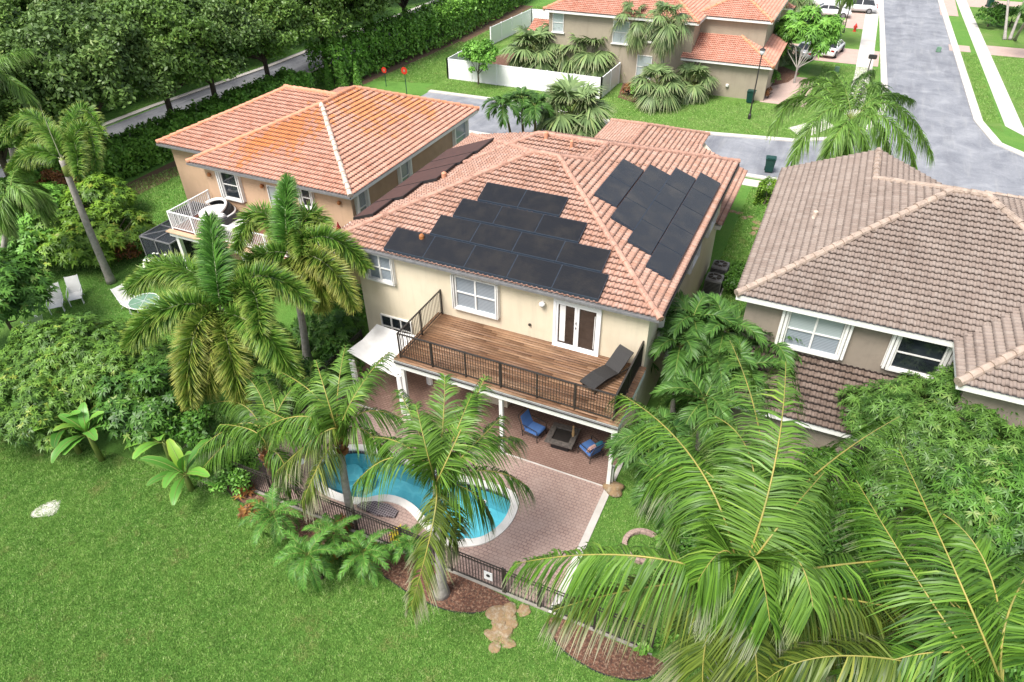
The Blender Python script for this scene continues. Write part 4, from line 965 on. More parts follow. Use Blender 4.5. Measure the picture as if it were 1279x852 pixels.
roof('roof', [([a, b, c, d], a, b), ([a, d, (-26.6, 77.4, 5.9)], (-26.6, 77.4, 5.9), a), ([b, (-12.2, 77.4, 5.9), c], b, (-12.2, 77.4, 5.9)), ([d, c, (-12.2, 77.4, 5.9), (-26.6, 77.4, 5.9)], (-12.2, 77.4, 5.9), (-26.6, 77.4, 5.9)),
              ([e_, f_, g_], e_, f_), ([f_, (-6.5, 77.4, 5.9), h_, g_], f_, (-6.5, 77.4, 5.9)), ([e_, g_, h_, (-13.2, 77.4, 5.9)], (-13.2, 77.4, 5.9), e_),
              ([(-13.35, 63.8, 3.0), (-5.4, 63.8, 3.0), (-8.9, 67.3, 4.4), (-13.35, 67.3, 4.4)], (-13.35, 63.8, 3.0), (-5.4, 63.8, 3.0)),
              ([(-5.4, 63.8, 3.0), (-5.4, 72.7, 3.0), (-8.9, 72.7, 4.4), (-8.9, 67.3, 4.4)], (-5.4, 63.8, 3.0), (-5.4, 72.7, 3.0)),
              ([(-29.6, 65.6, 2.5), (-26.2, 65.6, 2.5), (-26.2, 69, 3.86), (-29.6, 69, 3.86)], (-29.6, 65.6, 2.5), (-26.2, 65.6, 2.5))], 'tile_salmon', TH)
for l in ([b, c], [f_, g_], [a, d], [e_, g_], [(-5.4, 63.8, 3.0), (-8.9, 67.3, 4.4)]): caps(l, 'cap_orange', TH, .15, .5)
window(TH, 'rear', 64.5, -25.8, -24.7, 3.95, 5.6, 1, 'glass_pale', .0); window(TH, 'rear', 64.5, -19.9, -18.35, 3.5, 5.4, 1, 'glass_pale', .0)
window(TH, 'rear', 64.5, -16.8, -15.2, 3.9, 5.55, 2, 'glass_dark', .0); window(TH, 'rear', 64.5, -17.4, -16.0, .7, 2.7, 1, 'glass_pale', .0)
MB().box(-10.8, -10.5, 64.15, 64.3, 1.0, 1.5).box(-10.7, -10.62, 64.22, 64.3, .1, 1.0).build('meter_box', 'grey_metal', TH)
MB().lathe((-9.0, 64.2, .9), [(.05, 0), (.14, .04), (.14, .2), (.05, .24)], 10).build('wall_dish', 'white_paint', TH)
FH = empty('house', (-10, 93, 0), 'far beige house with orange tile roofs beyond the parked white cars', 'house')
mb = MB(); mb.box(-22, -7.0, 88, 99, 0, 3.0); mb.box(-20, -11, 90, 99, 3.0, 5.6); mb.build('wall', 'wall_olive', FH)
roof('roof', [([(-22.4, 87.6, 3), (-6.6, 87.6, 3), (-12.2, 93.2, 5.2), (-16.8, 93.2, 5.2)], (-22.4, 87.6, 3), (-6.6, 87.6, 3)), ([(-6.6, 87.6, 3), (-6.6, 98.8, 3), (-12.2, 93.2, 5.2)], (-6.6, 87.6, 3), (-6.6, 98.8, 3)),
              ([(-20.4, 89.6, 5.6), (-10.6, 89.6, 5.6), (-15, 94.2, 7.5), (-16, 94.2, 7.5)], (-20.4, 89.6, 5.6), (-10.6, 89.6, 5.6))], 'tile_salmon', FH)
fascia([(-22.3, 87.7), (-6.7, 87.7), (-6.7, 98.7), (-22.3, 98.7)], 2.8, 2.97, FH)
mb = MB(); W = Wf('rear', 88)
for x in (-19, -14.5, -10): W.box(mb, x, x + 1.6, 0, .08, .9, 2.4)
mb.build('window', 'white_paint', FH)

# white vinyl fence runs
def vinyl_fence(pts, h, label, group=None):
    pts = [np.array(p, float) for p in pts]
    o = empty('vinyl_fence', (*pts[0], 0), label, 'fence', group)
    for a, b in zip(pts[:-1], pts[1:]):
        mb = MB(); mb.bar((*a, h / 2 + .03), (*b, h / 2 + .03), .045, h - .1); mb.bar((*a, h - .03), (*b, h - .03), .08, .1); mb.bar((*a, .1), (*b, .1), .08, .14)
        mb.build('fence_panel', 'white_vinyl', o)
        n = max(1, round(np.linalg.norm(b - a) / 2.4))
        for i in range(n + 1):
            p = a + (b - a) * i / n; MB().box(p[0] - .07, p[0] + .07, p[1] - .07, p[1] + .07, 0, h + .06).build('post', 'white_vinyl', o)
vinyl_fence([(-34.5, 63.9), (-34.5, 59.4), (-19.0, 59.3), (-18.95, 64.3)], 1.85, 'white vinyl fence with a corner toward the lane around the fan palms')
vinyl_fence([(-36.1, 72.0), (-35.6, 82), (-32.2, 82.1), (-32.0, 96)], 1.85, 'white vinyl fence farther back along the grass strip beside the tall hedge')

# ------------------------------------------------------------------ street things
def street_lamp(base, h, label):
    o = empty('street_lamp', base, label, 'street lamp', 'black street lamps')
    x, y, z = base
    MB().lathe(base, [(.13, 0), (.13, .35), (.07, .45), (.055, 1.2), (.045, h - .3)], 10).build('pole', 'dark_metal', o)
    mb = MB().lathe((x, y, h - .3), [(.05, 0), (.12, .05), (.14, .1)], 10); mb.lathe((x, y, h + .12), [(.24, 0), (.2, .08), (.06, .16), (.02, .24)], 12); mb.tube([(x, y, h - .25), (x, y, h + .2)], .03, 6); mb.build('lamp_cap', 'dark_metal', o)
    MB().lathe((x, y, h - .2), [(.13, 0), (.2, .16), (.2, .32)], 12).build('lamp_glass', 'white_vinyl', o)
street_lamp((-6.1, 59.3, 0), 5.3, 'black street lamp on the lawn beside the green bin of the beige house')
street_lamp((-1.1, 92.3, 0), 5.3, 'black street lamp by the parked white cars and the hydrant')
def wheelie_bin(base, label, mat='green_bin', rz=0):
    o = empty('wheeled_bin', base, label, 'bin', 'wheeled rubbish bins', rz)
    mb = MB(); b0, b1 = .26, .33
    vs = [(-b0, -b0, .08), (b0, -b0, .08), (b0, b0, .08), (-b0, b0, .08), (-b1, -b1 - .03, 1.0), (b1, -b1 - .03, 1.0), (b1, b1, 1.0), (-b1, b1, 1.0)]
    mb.add(vs, [(3, 2, 1, 0), (4, 5, 6, 7), (0, 1, 5, 4), (1, 2, 6, 5), (2, 3, 7, 6), (3, 0, 4, 7)]); mb.build('body', mat, o, local=True, bevel=.02)
    mb = MB().box(-.35, .35, -.40, .36, 1.005, 1.06); mb.box(-.25, .25, -.35, .25, 1.06, 1.11); mb.build('lid', mat, o, local=True, bevel=.015)
    for x in (-.27, .27): MB().tube([(x - .03, .28, .13), (x + .03, .28, .13)], .13, 12).build('wheel', 'tyre', o, local=True)
    MB().tube([(-.25, .42, .98), (.25, .42, .98)], .02, 6).build('handle', mat, o, local=True)
    return o
wheelie_bin((-6.75, 63.4, 0), 'dark green wheeled bin against the wall of the beige house')
wheelie_bin((-3.05, 49.0, 0), 'dark green wheeled bin at the lane edge beside the boxy hedge', rz=.1)
wheelie_bin((14.9, 113.2, 0), 'dark wheeled bin on the far driveway at the top right', rz=.3)
def car(base, rz, label, mat, suv=False):
    o = empty('parked_car', base, label, 'car', 'cars parked on the driveways', rz)
    L, Wd = 4.6, .9; h = 1.62 if suv else 1.42
    prof = [(-2.3, .45), (-2.28, .8), (-2.1, .95), (-1.5, 1.0 if not suv else 1.05), (1.15, .98), (2.0, .84), (2.28, .66), (2.3, .4)]
    mb = MB(); n = len(prof)
    vs = [(x, s * Wd * (1 - .12 * (abs(x) / 2.3) ** 4), z) for s in (-1, 1) for x, z in prof] + [(x, s * Wd * .96, .28) for s in (-1, 1) for x in (-2.25, 2.25)]
    fs = [(i, i + 1, n + i + 1, n + i) for i in range(n - 1)] + [tuple([2 * n] + list(range(n)) + [2 * n + 1])[::-1], tuple([2 * n + 2] + list(range(n, 2 * n)) + [2 * n + 3]), (0, n, 2 * n + 2, 2 * n), (n - 1, 2 * n + 1, 2 * n + 3, 2 * n - 1), (2 * n, 2 * n + 2, 2 * n + 3, 2 * n + 1)]
    mb.add(vs, fs); mb.build('body', mat, o, local=True, bevel=.06, smooth=True)
    cab = [(-2.0 if suv else -1.7, 1.0), (-1.65 if suv else -1.0, h - .03), (-.6, h), (.25, h - .03), (1.15, .98)]
    k = len(cab); ins = lambda z: .84 - .22 * max(0, (z - .98)) / .6
    mb = MB(); vs = [(x, s * ins(z), z) for s in (-1, 1) for x, z in cab]
    mb.add(vs, [(i, i + 1, k + i + 1, k + i) for i in range(k - 1)] + [tuple(range(k))[::-1], tuple(range(k, 2 * k)), (0, k, 2 * k - 1, k - 1)]); mb.build('cabin_glass', 'car_glass', o, local=True, bevel=.02)
    mb = MB(); top = [c for c in cab if c[1] > h - .1]
    vs = [(x, s * (ins(z) + .012), z + .012 + dz) for dz in (-.05, .02) for s in (-1, 1) for x, z in top]; q = len(top)
    mb.add(vs, [(2 * q + i, 2 * q + i + 1, 3 * q + i + 1, 3 * q + i) for i in range(q - 1)] + [(i, i + 1, 2 * q + i + 1, 2 * q + i) for i in range(q - 1)] + [(q + i, 3 * q + i, 3 * q + i + 1, q + i + 1) for i in range(q - 1)])
    for s in (-1, 1):
        mb.bar((cab[0][0], s * .84, 1.0), (cab[1][0], s * ins(h), h), .07, .06); mb.bar((1.15, s * .84, .98), (.25, s * ins(h), h), .06, .05); mb.bar((-.45, s * .845, 1.0), (-.45, s * (ins(h) + .01), h), .08, .03)
    mb.build('roof', mat, o, local=True)
    for x in (-1.42, 1.42):
        for s in (-1, 1):
            wh = MB().tube([(x, s * .68, .33), (x, s * .92, .33)], .33, 18).build('wheel', 'tyre', o, local=True)
            MB().tube([(x, s * .90, .33), (x, s * .935, .33)], .21, 14).build('rim', 'grey_metal', wh, local=True)
    for s in (-1, 1):
        MB().box(-2.31, -2.2, s * .62 - .16, s * .62 + .16, .72, .88).build('tail_light', 'red_lens', o, local=True, bevel=.02)
        MB().box(2.16, 2.285, s * .6 - .18, s * .6 + .18, .62, .74).build('headlight', 'white_vinyl', o, local=True, bevel=.02)
    MB().box(-2.315, -2.25, -.26, .26, .52, .64).build('number_plate', 'white_paint', o, local=True)
    return o
car((-1.7, 82.5, .02), R(80), 'white sedan on the near driveway half hidden by the pale-trunked tree', 'car_white')
car((-3.9, 80.6, .02), R(84), 'silver sedan beside the white sedan on the near driveway', 'car_silver')
car((-3.2, 100.2, .02), R(6), 'white sedan side-on across the far driveway behind the lamp', 'car_white')
car((-.4, 104.0, .02), R(184), 'white sport utility car behind the side-on sedan', 'car_white', True)
car((-4.6, 105.5, .02), R(4), 'white hatchback farthest back at the top edge left of the street', 'car_white', True)
def hydrant(p):
    o = empty('fire_hydrant', p, 'red fire hydrant on the grass beside the pavement', 'hydrant'); x, y, z = p
    MB().lathe(p, [(.2, 0), (.2, .06), (.13, .08), (.13, .55), (.17, .57), (.17, .62), (.14, .68), (.07, .8), (.04, .88)], 12).build('body', 'red_paint', o)
    for dx, dy in ((.22, 0), (-.22, 0), (0, -.22)): MB().tube([(x + dx * .4, y + dy * .4, .48), (x + dx, y + dy, .48)], .07, 10).build('nozzle', 'red_paint', o)
hydrant((0.02, 93.4, 0))
mbx = empty('mailbox', (2.15, 77.0, 0), 'black mailbox on a post at the kerb of the street', 'mailbox')
MB().box(2.1, 2.2, 76.95, 77.05, 0, 1.25).build('post', 'dark_metal', mbx)
MB().box(1.85, 2.6, 76.8, 77.2, 1.26, 1.62).build('box', 'dark_metal', mbx, bevel=.05)
for p, lb in (((1172, 65), 'small green utility box on the lawn right of the street'), ((1045, 90), 'small pale green utility box beside the pavement left of the street')):
    q = at(*p); mb = MB(); mb.box(q[0] - .22, q[0] + .22, q[1] - .2, q[1] + .2, 0, .5); o = mb.build('utility_box', 'green_box', bevel=.05, loc=q); tag(o, lb, 'utility box')
for p, h, r_, lb in (((509, 121), 2.1, .33, 'red sign plate on a tall green post nearest the lane end'), ((483, 108), 1.3, .28, 'low red sign plate farther left behind the orange roof')):
    q = at(*p); o = empty('road_sign', q, lb, 'sign', 'red sign plates at the end of the lane')
    MB().lathe(q, [(.04, 0), (.04, h)], 6).build('post', 'green_bin', o)
    mb = MB(); V = [(q[0] + r_ * math.cos(a), q[1] + dy, q[2] + h + .2 + r_ * math.sin(a)) for dy in (-.07, -.045) for a in np.arange(8) * math.pi / 4 + math.pi / 8]
    mb.add(V, [tuple(range(8)), tuple(range(15, 7, -1))] + [(i, (i + 1) % 8, 8 + (i + 1) % 8, 8 + i) for i in range(8)]); mb.build('plate', 'red_paint', o)
    mb = MB(); mb.box(q[0] - .09, q[0] + .09, q[1] - .075, q[1] - .068, h + .1, h + .3); mb.build('reflector', 'stone_tan', o)
# air conditioners
def ac_unit(p, label):
    o = empty('air_conditioner', p, label, 'air conditioner', 'air conditioning units beside the cream house')
    mb = MB().box(-.42, .42, -.42, .42, 0.06, .92); mb.build('cabinet', 'grey_metal', o, local=True, bevel=.03)
    mb = MB()
    for k in range(9):
        for s in (-1, 1): mb.box(-.38, .38, s * .421, s * .44, .14 + k * .08, .17 + k * .08); mb.box(s * .421, s * .44, -.38, .38, .14 + k * .08, .17 + k * .08)
    mb.build('louvre', 'dark_plastic', o, local=True)
    MB().lathe((0, 0, .925), [(.36, 0), (.36, .01), (.02, .015)], 24).build('fan_opening', 'dark_gap', o, local=True)
    mb = MB(); mb.tube([(.37 * math.cos(a), .37 * math.sin(a), .945) for a in np.linspace(0, 6.283, 25)], .022, 6)
    for a in np.arange(3) * math.pi / 3: mb.bar((.36 * math.cos(a), .36 * math.sin(a), .955), (-.36 * math.cos(a), -.36 * math.sin(a), .955), .02, .012)
    mb.lathe((0, 0, .94), [(.1, 0), (.1, .03)], 12); mb.build('fan_guard', 'grey_metal', o, local=True)
    MB().box(-.5, .5, -.5, .5, 0, .06).build('pad', 'concrete', o, local=True)
ac_unit((-3.42, 32.0, 0), 'grey air conditioner nearest the camera beside the cream house')
ac_unit((-3.40, 33.4, 0), 'grey air conditioner farther back of the pair beside the cream house')
# garden seats at the left
def sling_chair(p, rz, label):
    o = empty('garden_chair', p, label, 'chair', 'white sling garden chairs on the left lawn', rz)
    mb = MB(); loft(mb, [(.45, .36), (.0, .33), (-.35, .36)], .56, .015); mb.build('seat', 'white_fabric', o, local=True)
    mb = MB(); loft(mb, [(-.355, .37), (-.6, .75), (-.82, 1.08)], .56, .015); mb.build('backrest', 'white_fabric', o, local=True)
    mb = MB()
    for y in (-.3, .3):
        mb.tube([(.46, y, .0), (.44, y, .36), (-.36, y, .35), (-.84, y, 1.1)], .022, 6); mb.tube([(-.5, y, .0), (-.1, y, .36)], .022, 6)
        mb.tube([(.34, y * 1.06, .0), (.40, y * 1.1, .55), (.2, y * 1.1, .62), (-.5, y * 1.1, .62)], .022, 6)
    mb.build('frame', 'white_vinyl', o, local=True)
sling_chair(at(74, 386), R(-40), 'white sling garden chair nearest the left tree, first of the pair')
sling_chair(at(98, 376), R(-40), 'white sling garden chair on the right of the pair under the shrubs')
sling_chair((-33.2, 15.0, 0), R(170), 'white sling garden chair alone at the edge of the leafy crown')
sling_chair((-30.3, 18.3, 0), R(-10), 'white sling garden chair at the round glass table')
gt = empty('glass_table', (-29.3, 18.4, 0), 'round green glass garden table under the foxtail palm', 'table')
MB().lathe((-29.3, 18.4, .70), [(.72, 0), (.72, .02), (.05, .021)], 28).build('tabletop', 'green_box', gt)
mb = MB(); mb.tube([(-29.3 + .73 * math.cos(a), 18.4 + .73 * math.sin(a), .71) for a in np.linspace(0, 6.283, 29)], .025, 6)
for a in np.arange(3) * math.pi / 3: mb.bar((-29.3 + .7 * math.cos(a), 18.4 + .7 * math.sin(a), .727), (-29.3 - .7 * math.cos(a), 18.4 - .7 * math.sin(a), .727), .012, .008)
mb.build('rim', 'white_vinyl', gt)
for a in np.arange(4) * math.pi / 2 + .5: MB().tube([(-29.3 + .5 * math.cos(a), 18.4 + .5 * math.sin(a), 0), (-29.3 + .4 * math.cos(a), 18.4 + .4 * math.sin(a), .69)], .02, 6).build('leg', 'white_vinyl', gt)
# rocks
def rock(p, r, name, label, cat, mat='stone_tan', flat=.45, group=None, seed=0):
    rg = np.random.default_rng(seed); bm = bmesh.new(); bmesh.ops.create_icosphere(bm, subdivisions=3, radius=1)
    ks = rg.normal(0, 1, (5, 3)); ph = rg.uniform(0, 6, 5); sx, sy = rg.uniform(.75, 1.2, 2)
    for v in bm.verts:
        c = np.array(v.co); f = 1 + .17 * sum(math.sin(2.2 * k @ c + q) for k, q in zip(ks, ph)) / 1.3
        v.co = Vector((c[0] * f * r * sx, c[1] * f * r * sy, max(-.35, c[2]) * f * r * flat))
    me = bpy.data.meshes.new(name); bm.to_mesh(me); bm.free(); me.materials.append(MATS[mat])
    me.polygons.foreach_set('use_smooth', [True] * len(me.polygons))
    return tag(link(name, me, None, (p[0], p[1], p[2])), label, cat, group)
RK = [(638, 762, .30), (622, 765, .26), (655, 762, .22), (625, 780, .27), (638, 776, .20), (618, 793, .25), (634, 790, .24), (620, 806, .22), (636, 803, .18), (629, 798, .15)]
for i, (x, y, r_) in enumerate(RK):
    rock(at(x, y) + np.array([0, 0, .02]), r_ * 1.08, 'stepping_stone', 'flat tan flagstone in the cluster in front of the narrow gate', 'stone', flat=.14, group='tan flagstones in front of the gate', seed=i)
rock(at(768, 613) + np.array([0, 0, .1]), .33, 'boulder', 'orange tan rock on the grass by the patio corner post', 'rock', flat=.7, seed=31)
rock(at(62, 634), .42, 'stone_slab', 'flat grey-white slab set in the open lawn at lower left', 'stone', 'concrete', flat=.07, seed=41)
ringc = at(803, 684)
mb = MB()
for i in range(20):
    a = i / 20 * 6.283; mb.obox((ringc[0] + .62 * math.cos(a), ringc[1] + .62 * math.sin(a), .08), (.17, .22, .16), ((math.cos(a), -math.sin(a), 0), (math.sin(a), math.cos(a), 0), (0, 0, 1)))
tag(mb.build('tree_ring', 'patio_paver', bevel=.015, loc=ringc), 'round brick edging ring in the grass right of the patio', 'edging')
pe = empty('corner_post', (-4.1, 17.2, 0), 'short white corner post at the end of the patio by the orange rock', 'post')
MB().box(-4.2, -4.03, 17.1, 17.3, .05, 1.0).build('post', 'white_paint', pe)
stp = [(915, 264), (925, 266), (930, 272), (938, 271), (945, 278), (952, 281), (944, 286), (941, 292)]
for i, (x, y) in enumerate(stp): rock(at(x, y), .22, 'stepping_stone', 'small pale stone on the grass between the cream house and the brown roof', 'stone', 'stone_tan', .2, group='small stones in the side yard', seed=50 + i)

# ================================================================== vegetation
UP = np.array([0, 0, 1.])
def unit(v): return v / (np.linalg.norm(v, axis=-1, keepdims=True) + 1e-9)
def bez(p0, p1, p2, n=18):
    """curve through three points"""
    c = 2 * np.array(p1) - .5 * (np.array(p0) + np.array(p2)); t = np.linspace(0, 1, n)[:, None]
    return (1 - t) ** 2 * np.array(p0) + 2 * t * (1 - t) * c + t * t * np.array(p2)
def arc(az, el, L, droop, n=18, pw=1.3):
    t = (np.arange(n) + .5) / n; e = el - droop * t ** pw
    d = np.stack([np.cos(e) * math.cos(az), np.cos(e) * math.sin(az), np.sin(e)], 1)
    return np.concatenate([[np.zeros(3)], np.cumsum(d * L / n, 0)])
class Leaves:
    """a soup of narrow tapered strips with a colour attribute (random, along leaf, along frond)"""
    def __init__(s): s.V = []; s.F = []; s.C = []; s.M = []; s.n = 0
    def strips(s, p, d, wdir, l, wid, droop, cr, ct, S=(0, .34, .68, 1), prof=(.5, 1, .78, .06), m=0, curl=None):
        k = len(S); N = len(p); S_ = np.array(S)[None, :, None]
        q = p[:, None] + d[:, None] * (l[:, None, None] * S_) - UP * (l * droop)[:, None, None] * S_ ** 2
        if curl is not None: q = q + curl[:, None] * (l[:, None, None] * S_ ** 2)
        hw = wdir[:, None] * (wid[:, None] * np.array(prof)[None])[:, :, None] / 2
        V = np.stack([q - hw, q + hw], 2).reshape(-1, 3)
        b = s.n + np.arange(N)[:, None] * 2 * k + np.arange(k - 1)[None] * 2
        s.F.append(np.stack([b, b + 1, b + 3, b + 2], -1).reshape(-1, 4)); s.M.append(np.full(N * (k - 1), m))
        C = np.stack([np.repeat(cr, 2 * k), np.tile(np.repeat(np.array(S), 2), N), np.repeat(ct, 2 * k)], 1)
        s.V.append(V); s.C.append(C); s.n += len(V)
    def tube(s, pts, rad, n=5, m=1):
        V = tube_verts(pts, rad, n); k = len(pts)
        i, j = np.meshgrid(np.arange(k - 1), np.arange(n), indexing='ij'); i, j = i.ravel(), j.ravel()
        s.F.append(s.n + np.stack([i * n + j, i * n + (j + 1) % n, (i + 1) * n + (j + 1) % n, (i + 1) * n + j], 1)); s.M.append(np.full(len(i), m))
        s.V.append(V); s.C.append(np.full((len(V), 3), .5)); s.n += len(V)
    def mesh(s, name, mats, off=None, smooth=False):
        V = np.concatenate(s.V)
        if off is not None: V = V - np.asarray(off)
        return np_mesh(name, V, [np.concatenate(s.F)], mats, np.concatenate(s.M), np.concatenate(s.C), smooth=smooth)
SPEC = {  # n per side, leaflet length, width, start, angle base->tip (deg), lift (deg), droop, rachis radius
    'coconut': dict(n=125, l=.95, w=.043, t0=.10, a=(74, 38), lift=6, droop=1.0, r=.03),
    'adonidia': dict(n=58, l=.62, w=.050, t0=.12, a=(58, 30), lift=32, droop=.35, r=.022),
    'queen': dict(n=150, l=.74, w=.045, t0=.12, a=(60, 30), lift=None, droop=.95, r=.028),
    'date': dict(n=56, l=.22, w=.017, t0=.10, a=(62, 30), lift=18, droop=.25, r=.012),
    'foxtail': dict(n=560, l=.72, w=.038, t0=.06, a=(82, 50), lift=None, droop=.22, r=.026),
}
def frond(L, curve, kind, rg, scale=1.0, lscale=1.0, dens=1.0, tear=0.0):
    sp = SPEC[kind]; n = int(sp['n'] * dens); cv = np.asarray(curve)
    seg = np.linalg.norm(np.diff(cv, axis=0), axis=1); u = np.concatenate([[0], np.cumsum(seg)]); u /= u[-1]
    T_ = unit(np.gradient(cv, axis=0)); ch = cv[-1] - cv[0]; ch[2] = 0
    if np.linalg.norm(ch) < .15: ch = np.array([1., .2, 0])
    Sc = unit(np.cross(ch, UP))
    for sg in (-1, 1):
        t = sp['t0'] + (1 - sp['t0']) * (np.arange(n) + rg.uniform(.2, .8, n)) / n
        keep = (rg.random(n) > tear * .08) & (np.sin(t * 41 + rg.uniform(0, 6)) * np.sin(t * 17 + rg.uniform(0, 6)) < 1 - tear * .32); t = t[keep]; m_ = len(t)
        P = np.stack([np.interp(t, u, cv[:, i]) for i in range(3)], 1); T = unit(np.stack([np.interp(t, u, T_[:, i]) for i in range(3)], 1))
        S = unit(np.cross(T, UP) + .35 * Sc); N = unit(np.cross(S, T)); S = unit(np.cross(T, N))
        al = np.radians(sp['a'][0] + (sp['a'][1] - sp['a'][0]) * t ** 1.5 + rg.normal(0, 3.5, m_) + 6 * np.sin(t * 37 + rg.uniform(0, 6)) * (t > .3))
        if sp['lift'] is None:
            ph = rg.uniform(-35, 75, m_) if kind == 'queen' else rg.uniform(-80, 88, m_)
        else: ph = sp['lift'] + rg.normal(0, 6, m_)
        ph = np.radians(ph)
        lat = unit(np.cos(ph)[:, None] * S * sg + np.sin(ph)[:, None] * N)
        d = unit(np.cos(al)[:, None] * T + np.sin(al)[:, None] * lat)
        wd = T - (T * d).sum(1, keepdims=True) * d; tw = np.cross(d, unit(wd)); a2 = rg.normal(.15 * sg, .35, m_)[:, None]
        wd = unit(unit(wd) * np.cos(a2) + tw * np.sin(a2))
        l = sp['l'] * lscale * (.38 + .62 * np.sin(np.pi * np.clip(.14 + .80 * t, 0, 1))) * rg.uniform(.86, 1.1, m_)
        dr = sp['droop'] * rg.uniform(.7, 1.35, m_) * (.22 + .95 * np.clip(1 - 1.25 * T[:, 2], 0, 1.1) if kind == 'coconut' else 1)
        L.strips(P, d, wd, l, np.full(m_, sp['w'] * lscale ** .5) * rg.uniform(.8, 1.15, m_), dr, np.clip(rg.beta(1.6, 2.6, m_), 0, 1), t)
    L.tube(cv, sp['r'] * scale * (1 - .78 * u))
def spear(L, base, h, rg): L.tube(np.array([base, base + np.array([0, 0, h * .5]), base + np.array([.04, .02, h])]), np.array([.03, .02, .004]))
def trunk_mesh(base, top, r0, r1, rings=True, bend=.0, rg=RNG, flare=1.6):
    n = 26; t = np.linspace(0, 1, n); b = np.array(base, float); tp = np.array(top, float)
    pts = b + (tp - b) * t[:, None]; side = unit(np.array([rg.normal(), rg.normal(), 0]))
    pts = pts + side * (bend * np.sin(np.pi * t))[:, None]
    r = r0 + (r1 - r0) * t; r = r * (1 + (flare - 1) * np.exp(-t * 14))
    if rings: r = r * (1 + .035 * (np.arange(n) % 2))
    return pts, r
def palm(base, crown, label, kind, leaf, rach='rachis_yellow', tmat='trunk_grey', tr=(.16, .12), curves=None, auto=None, group=None, name='palm_tree', shaft=None, bend=.05, seed=0, lscale=1.0, cat='palm', old=None, fibre=False, new=None, dens=1.0, flare=1.6, tear=0.0, spear_h=0):
    """curves: explicit rachis curves; auto: list of (azimuth, elevation, length, droop)"""
    rg = np.random.default_rng(seed); base = np.array(base, float); crown = np.array(crown, float)
    o = empty(name, base, label, cat, group)
    pts, r = trunk_mesh(base, crown, *tr, bend=bend, rg=rg, flare=flare)
    MB().tube(pts, r, 10).build('trunk', tmat, o, smooth=True)
    if shaft: MB().tube([crown - np.array([0, 0, shaft]), crown - np.array([0, 0, shaft * .5]), crown + np.array([0, 0, .12])], [tr[1] * 1.25, tr[1] * 1.2, tr[1] * .5], 10).build('crownshaft', 'rachis_green', o, smooth=True)
    if fibre:
        mb = MB()
        for k in range(16):
            a = k * 2.4; z = -.75 + .055 * k; p = crown + np.array([0, 0, z]); q = np.array([math.cos(a), math.sin(a), 0])
            mb.tube([p + q * tr[1] * .6, p + q * (tr[1] + .05) + UP * .12, p + q * (tr[1] + .16) + UP * .32], [.10, .085, .03], 6)
        mb.build('leaf_bases', 'fibre', o)
    cs = [(c, None) for c in (curves or [])]
    for (az, el, ln, dr) in (auto or []): cs.append((arc(az, el, ln, dr) + crown, None))
    cs.sort(key=lambda c: c[0][-1][2])
    for i, (c, _) in enumerate(cs):
        L = Leaves(); frond(L, c, kind, rg, lscale=lscale, dens=dens, tear=tear)
        mt = leaf
        if old and i < len(cs) * old[1]: mt = old[0]
        if new and i >= len(cs) * (1 - new[1]): mt = new[0]
        link('frond', L.mesh('frond', [mt, rach], base), o)
    if spear_h:
        L = Leaves(); spear(L, crown, spear_h, rg); L.M = [np.zeros_like(q) for q in L.M]; link('spear_leaf', L.mesh('spear_leaf', ['rachis_grey'], base), o)
    return o
def pc(c, mid, tip, n=18):
    """a rachis surveyed from the photograph: (px, py, z) for its middle and tip"""
    return bez(c, at(*mid), at(*tip), n)
def auto_crown(n, L, seed, el=(75, -25), droop=(50, 95), jit=8):
    rg = np.random.default_rng(seed); out = []
    for i in range(n):
        f = i / (n - 1); e = el[0] + (el[1] - el[0]) * f ** .8 + rg.normal(0, jit)
        out.append((i * 2.39996 + seed + rg.normal(0, .18), R(e), L * rg.uniform(.88, 1.1) * (.8 if f < .12 else 1), R(droop[0] + (droop[1] - droop[0]) * rg.random())))
    return out

# ---- the big coconut palm in front on the right
c1 = at(922, 728, 7.5)
hero = [((790, 694, 8.0), (645, 704, 6.4)), ((812, 733, 7.3), (692, 762, 5.7)), ((872, 582, 9.0), (775, 492, 8.0)), ((893, 598, 8.9), (812, 600, 8.3)), ((955, 585, 9.2), (912, 425, 8.7)),
        ((966, 590, 9.6), (982, 452, 10.2)), ((942, 590, 9.3), (893, 520, 9.3)), ((998, 612, 8.8), (1125, 520, 7.6)), ((1045, 706, 7.9), (1196, 694, 6.6)), ((1038, 735, 7.2), (1146, 814, 5.4)), ((1080, 752, 7.3), (1206, 778, 5.5)),
        ((942, 800, 7.2), (948, 905, 5.2)), ((983, 690, 8.6), (1016, 758, 8.3)), ((885, 620, 8.6), (838, 668, 7.4)), ((975, 655, 8.9), (1030, 590, 8.8)), ((885, 790, 6.9), (880, 880, 5.2)), ((1000, 765, 7.0), (1075, 845, 5.6)), ((907, 688, 8.7), (872, 726, 8.1)), ((943, 698, 8.8), (962, 776, 8.0)), ((925, 700, 8.5), (912, 770, 7.6))]
palm(np.array([c1[0] + .2, c1[1] + .3, 0]), c1, 'big coconut palm with wide drooping fronds, filling the lower right foreground', 'coconut', 'lf_coconut', tr=(.22, .15), tmat='trunk_grey', curves=[pc(c1, *q) for q in hero], seed=1, lscale=1.02, old=('lf_coconut_old', .3), new=('lf_coconut_new', .25), dens=1.25, bend=.2, tear=1.0)
c2 = at(1252, 858, 6.3)
